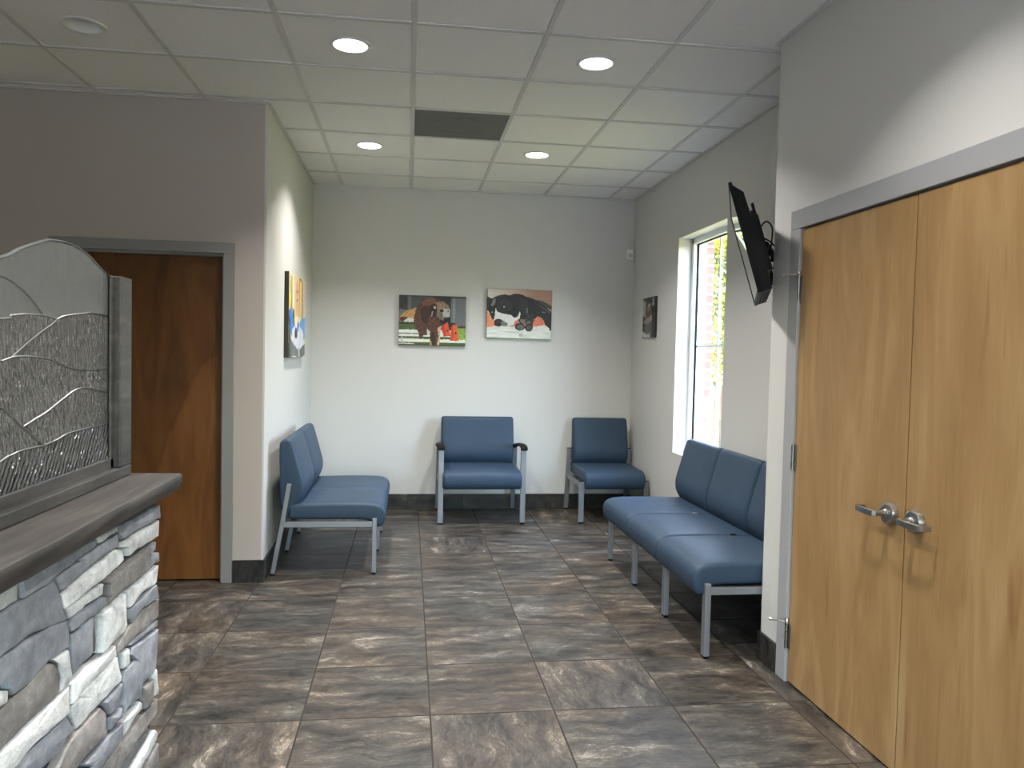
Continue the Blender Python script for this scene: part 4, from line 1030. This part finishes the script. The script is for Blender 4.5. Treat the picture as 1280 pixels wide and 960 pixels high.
hang(c, 'small dark canvas photo of a dog beside the window', (XW, -.565, 1.787), -PI/2, .345, .352, sr(40, 40, 40), d=.02)
# ================================================================ television on its wall arm
tv = thing('television', 'flat black television tilted down on a wall arm at right', 'television', (2.572, -3.365, 1.987))
yaw, tilt = -.42, .286
n = Vector((-math.cos(yaw)*math.cos(tilt), -math.sin(yaw)*math.cos(tilt), -math.sin(tilt)))
r = Vector((math.sin(yaw), -math.cos(yaw), 0)); u = n.cross(r)
if u.z < 0: u = -u
MT = Matrix(((r.x, -n.x, u.x, 0), (r.y, -n.y, u.y, 0), (r.z, -n.z, u.z, 0), (0, 0, 0, 1)))   # x: near side, y: back, z: up
w, h = .90, .5175
bm = BM()
bx(bm, -w/2, w/2, 0, .012, -h/2, h/2, .002, 2, MT)
for a in ((-w/2, -w/2+.016, -h/2, h/2), (w/2-.010, w/2, -h/2, h/2), (-w/2, w/2, h/2-.010, h/2), (-w/2, w/2, -h/2, -h/2+.016)):
    bx(bm, a[0], a[1], -.004, .004, a[2], a[3], .001, 1, MT)
prof = [(.012, h/2-.012), (.016, h/2-.02), (.050, h/2-.060), (.058, 0), (.060, -h/2+.004), (.012, -h/2+.002)]
ra = [bm.verts.new(MT @ Vector((-w/2+.006, a, b))) for a, b in prof]; rb = [bm.verts.new(MT @ Vector((w/2-.006, a, b))) for a, b in prof]
for k in range(6): bm.faces.new((ra[k], ra[(k+1) % 6], rb[(k+1) % 6], rb[k]))
bm.faces.new(ra); bm.faces.new(rb)
link('housing', bm, M_BLACK, tv)
def scrm():
    t = NT('glossy_dark_screen'); t.p(Base_Color=(.006, .006, .007, 1), Roughness=.04, Specular_IOR_Level=.9, Coat_Weight=1, Coat_Roughness=.02); return t.m
bm = BM(); bx(bm, -w/2+.015, w/2-.009, -.0012, .001, -h/2+.015, h/2-.009, 0, 1, MT); link('screen', bm, scrm(), tv)
bm = BM()
for k in range(9):
    x = w/2-.06-k*.09
    for q in (.020, .034, .048): bx(bm, x-.03, x+.03, q-.0025, q+.0025, -h/2-.0005, -h/2+.004, 0, 1, MT)
link('vent', bm, simple('vent_black', sr(8, 8, 9), .7), tv)
bm = BM(); bx(bm, -.22, .36, .055, .09, -.16, .10, .006, 2, MT); link('connector_panel', bm, M_BLACK, tv)
bm = BM()
for s in (-.1, .1): bx(bm, s-.014, s+.014, .086, .10, -.2, .2, .002, 1, MT)
bx(bm, -.13, .13, .098, .104, -.06, .06, .001, 1, MT)
link('mount_bracket', bm, M_BLACK, tv)
bm = BM()
c = MT @ Vector((0, .11, 0)); W0 = Vector((XW-2.572-.03, .02, -.02))
elbow = Vector(((c.x+W0.x)/2, (c.y+W0.y)/2 + .16, 0))
tube(bm, [c, elbow], .016, 10); tube(bm, [elbow, W0], .016, 10)
tube(bm, [elbow + Vector((0, 0, -.03)), elbow + Vector((0, 0, .03))], .022, 12)
tube(bm, [W0 + Vector((0, 0, -.08)), W0 + Vector((0, 0, .08))], .018, 12)
bx(bm, XW-2.572-.012, XW-2.572-.0005, -.05, .09, -.13, .09, .002, 1)
o = link('wall_arm', bm, M_BLACK, tv); smooth_angle(o)
for pts in ([(.24, .088, .05), (.22, .125, .075), (.13, .15, .05), (.06, .13, -.02), (.02, .112, -.05)], [(.26, .088, .0), (.24, .12, -.03), (.15, .14, -.07), (.06, .125, -.06), (.0, .112, -.04)], [(.22, .088, -.14), (.20, .13, -.17), (.12, .15, -.15), (.05, .12, -.08), (.01, .112, -.05)]):
    bm = BM(); P = [MT @ Vector(p) for p in pts]
    tube(bm, catmull(P, 8), .004, 7); o = link('cable', bm, M_BLACK, tv); smooth_angle(o)

# motion detector
t = thing('motion_detector', 'small white motion detector high in the far right corner', 'motion detector', (2.944, 0, 2.40))
bm = BM(); bx(bm, -.028, .028, -.032, -.0006, -.05, .05, .008, 3); link('housing', bm, M_WHITEP, t)
bm = BM(); bx(bm, -.020, .020, -.036, -.030, -.03, .012, .004, 2); link('lens', bm, simple('milky_lens', sr(200, 200, 198), .25), t)

# ceiling return grille
t = thing('ceiling_grille', 'dark grey perforated square grille set in the ceiling grid', 'air vent', (.8993+T/2, -2.3324+T/2, H))
q = T/2-.0125
bm = BM(); bx(bm, -q, q, -q, q, .001, .006); link('perforated_panel', bm, M_PERF, t)
bm = BM()
lathe(bm, [(.165, .0005), (.165, -.001), (.160, -.001), (.160, .0005)], None, 48, False)
link('ring', bm, simple('grille_ring', sr(92, 94, 90), .45, .3), t)
for k in range(8):
    bm = BM(); a = k*PI/4+.2; bx(bm, .14*math.cos(a)-.004, .14*math.cos(a)+.004, .14*math.sin(a)-.004, .14*math.sin(a)+.004, -.002, .001, .001, 1)
    link('screw', bm, M_LEG, t)

# downlights: six in two rows over the waiting room are lit except the one by the left door
LY = -.0  # all sit in the middle of their panel
lamps = [(.594, -3.2368, 'lit round downlight in the front row, left one', True),
         (1.8137, -3.2368, 'lit round downlight in the front row, right one', True),
         (.594, -1.408, 'lit round downlight near the back wall, left of the grille', True),
         (1.8137, -1.408, 'lit round downlight near the back wall, right of the grille', True)]
for x, y, lab, on in lamps: can('downlight', x, y, lab, on)
can('downlight', -.6244, -3.2368, 'unlit round downlight above the stone counter side', False)
def spot(x, y, power, col=(1, .965, .925)):
    l = bpy.data.lights.new('downlight_lamp', 'AREA'); l.shape = 'DISK'; l.size = .15; l.energy = power; l.color = col; l.spread = math.radians(LSPREAD)
    o = bpy.data.objects.new('downlight_lamp', l); COL.objects.link(o); o.location = (x, y, H-.006)
LSPREAD = 118
for x, y, lab, on in lamps: spot(x, y, LP_NEAR if y < -2 else LP_FAR)
for (x, y, on) in ((.594, -5.0656, 1), (1.8137, -5.0656, 1), (-1.84, -3.2368, 0), (.594, -6.8944, 1), (1.8137, -6.8944, 1), (-.6244, -5.0656, 1), (-1.84, -5.0656, 1), (-.6244, -6.8944, 1), (-3.06, -5.0656, 1), (-1.84, -6.8944, 1)):  # last pair are unseen extras, added over reception to lift the ceiling bounce
    lab = 'round downlight out of the photograph behind the viewpoint'
    if on:
        can('downlight', x, y, lab, True); spot(x, y, LP_REST)

# ================================================================ outside
def grassm():
    t = NT('grass_ground'); co = t.coord()
    t.p(Base_Color=t.ramp(t.noise(co, 9, 6, .7), [(.3, sr(70, 78, 36)), (.7, sr(120, 114, 66))]), Roughness=.95); return t.m
bm = BM(); bx(bm, 3.1, 30, -20, 30, -.5, -.4); struct(link('ground_outside', bm, grassm()))
bm = BM(); bx(bm, -30, 3.1, YN-25, YN-.12, -.5, -.14); struct(link('ground_front', bm, simple('concrete', sr(170, 168, 162), .9, 0, (8, .2))))
def leafmat(name, c1, c2):
    t = NT(name); v = t.n('Attribute', attribute_name='tone')
    c = t.ramp(v.outputs['Fac'], [(0, c1), (1, c2)])
    tr = t.n('BsdfTranslucent'); t.set(tr.inputs[0], c)
    t.p(Base_Color=c, Roughness=.5)
    mx = t.n('MixShader'); mx.inputs[0].default_value = .5
    t.set(mx.inputs[1], t.b.outputs[0]); t.set(mx.inputs[2], tr.outputs[0]); t.t.links.new(mx.outputs[0], t.out.inputs['Surface']); return t.m
M_LEAF = leafmat('yellow_green_leaf', sr(46, 66, 22), sr(168, 162, 44))
M_BARK = simple('grey_bark', sr(104, 92, 80), .9, 0, (30, .6))
def tree(lab, x, y, ht, blobs, nleaf, seed):
    R = random.Random(seed)
    t = thing('tree', lab, 'tree', (x, y, -.4)); t['group'] = 'trees behind the garden fence'
    bm = BM()
    tube(bm, catmull([(0, 0, 0), (.05, .04, ht*.3), (-.04, .1, ht*.6), (.03, 0, ht*.9)], 5), [.12*(1-.7*k/15) for k in range(16)], 10)
    for k in range(14):
        a = R.uniform(0, 2*PI); z = ht*R.uniform(.25, .85); L = R.uniform(.5, 1.3)
        tube(bm, catmull([(0, 0, z), (L*.5*math.cos(a), L*.5*math.sin(a), z+.25), (L*math.cos(a), L*math.sin(a), z+.5)], 4), .022, 6)
    o = link('trunk', bm, M_BARK, t); smooth_angle(o, 60)
    bm = BM(); lay = bm.faces.layers.float.new('tone')
    for k in range(nleaf):
        b = R.choice(blobs)
        while True:
            v = Vector((R.uniform(-1, 1), R.uniform(-1, 1), R.uniform(-1, 1)))
            if .3 < v.length < 1: break
        p = Vector((b[0]+v.x*b[3], b[1]+v.y*b[3], b[2]+v.z*b[3]))
        if noise.noise(p*1.9) < -.22: continue
        d = Vector((R.gauss(0, 1), R.gauss(0, 1), R.gauss(0, .7))).normalized(); s = d.cross(Vector((R.gauss(0, 1), R.gauss(0, 1), R.gauss(0, 1)))).normalized()
        L = R.uniform(.06, .11); W = L*.42
        f = bm.faces.new([bm.verts.new(q) for q in (p, p+d*L*.5+s*W, p+d*L, p+d*L*.5-s*W)])
        f[lay] = R.random()
    link('foliage', bm, M_LEAF, t)
tree('yellow-green leafy tree beyond the fence, seen through the window', 7.2, 7.0, 4.6, [(0, 0, 3.2, 1.3), (-.8, -.5, 2.4, 1.0), (.9, .3, 2.6, 1.1), (.2, .2, 4.2, 1.0), (-.9, .2, 3.6, .9)], 24000, 3)
tree('taller leafy tree farther behind the fence', 12.4, 12.8, 7.2, [(0, 0, 4.2, 1.7), (-1.3, -.3, 3.2, 1.3), (1.1, .3, 3.4, 1.4), (0, 0, 5.6, 1.2)], 9000, 5)
fn = thing('fence', 'tan wooden picket fence seen through the window', 'fence', (3.6, 3.4, -.4))
M_PICK = ledge_mat('tan_fence_wood', [sr(78, 60, 42), sr(98, 77, 55), sr(114, 93, 70)], .8)
bm = BM()
for k in range(52):
    x = k*.15; hh = 1.47 + random.uniform(-.012, .012)
    a = [(x, 0), (x+.138, 0), (x+.138, hh-.035), (x+.105, hh), (x+.033, hh), (x, hh-.035)]
    f1 = [bm.verts.new((p[0], 0, p[1])) for p in a]; f2 = [bm.verts.new((p[0], .02, p[1])) for p in a]
    bm.faces.new(f1); bm.faces.new(f2)
    for q in range(6): bm.faces.new((f1[q], f1[(q+1) % 6], f2[(q+1) % 6], f2[q]))
link('picket_panel', bm, M_PICK, fn)
bm = BM(); bx(bm, 0, 7.8, .02, .06, .3, .39); bx(bm, 0, 7.8, .02, .06, 1.1, 1.19); link('rail', bm, M_PICK, fn)

# ================================================================ light, sky, camera
wd = bpy.data.worlds.new('sky'); scene.world = wd; wd.use_nodes = True
nt = wd.node_tree; bg = nt.nodes['Background']
sk = nt.nodes.new('ShaderNodeTexSky'); sk.sky_type = 'NISHITA'; sk.sun_disc = False; sk.sun_elevation = math.radians(48); sk.sun_rotation = math.radians(330); sk.air_density = 1.3; sk.dust_density = 3
nt.links.new(sk.outputs[0], bg.inputs['Color']); bg.inputs['Strength'].default_value = SKY
sun = bpy.data.lights.new('sun', 'SUN'); sun.energy = SUNE; sun.angle = .02; sun.color = (1, .95, .85)
so = bpy.data.objects.new('sun', sun); COL.objects.link(so)
so.rotation_euler = Vector((.45, -.5, -.75)).to_track_quat('-Z', 'Y').to_euler()
def portal(loc, rot, sx, sy):
    l = bpy.data.lights.new('sky_portal', 'AREA'); l.shape = 'RECTANGLE'; l.size = sx; l.size_y = sy; l.cycles.is_portal = True
    o = bpy.data.objects.new('sky_portal', l); COL.objects.link(o); o.location = loc; o.rotation_euler = rot
portal((3.34, (WY0+WY1)/2, (WZ0+WZ1)/2), (0, PI/2, 0), WZ1-WZ0, WY1-WY0)
portal(((SX0+SX1)/2, YN-.14, (SZ0+SZ1)/2), (PI/2, 0, 0), SX1-SX0, SZ1-SZ0)

F_PX, YAW, PITCH, ROLL = 967.1617, -.1333290, -.0372867, .0223974
cy_, sy_ = math.cos(YAW), math.sin(YAW); cp, sp = math.cos(PITCH), math.sin(PITCH); cr, sr_ = math.cos(ROLL), math.sin(ROLL)
Fv = Vector((-sy_*cp, cy_*cp, sp)); rt = Vector((cy_, sy_, 0)); up = rt.cross(Fv)
Rv = cr*rt + sr_*up; Uv = -sr_*rt + cr*up
cam = bpy.data.cameras.new('camera'); co = bpy.data.objects.new('camera', cam); COL.objects.link(co)
cam.sensor_width = 36; cam.sensor_fit = 'HORIZONTAL'; cam.lens = F_PX/1280*36; cam.clip_start = .05; cam.clip_end = 200
co.matrix_world = Matrix(((Rv.x, Uv.x, -Fv.x, .8998736), (Rv.y, Uv.y, -Fv.y, -7.1205833), (Rv.z, Uv.z, -Fv.z, 1.4323433), (0, 0, 0, 1)))
scene.camera = co
vs = scene.view_settings
scene.display_settings.display_device = 'sRGB'
vs.view_transform = 'Standard'; vs.look = 'None'; vs.gamma = 1; vs.use_curve_mapping = False; vs.exposure = EXPO
cyc = scene.cycles
cyc.max_bounces = 10; cyc.diffuse_bounces = 6; cyc.glossy_bounces = 4; cyc.transmission_bounces = 8; cyc.transparent_max_bounces = 12
cyc.sample_clamp_indirect = 6; cyc.caustics_reflective = False; cyc.caustics_refractive = False; cyc.blur_glossy = .5
cyc.use_denoising = True
try: cyc.denoiser = 'OPENIMAGEDENOISE'; cyc.denoising_prefilter = 'ACCURATE'
except Exception: pass
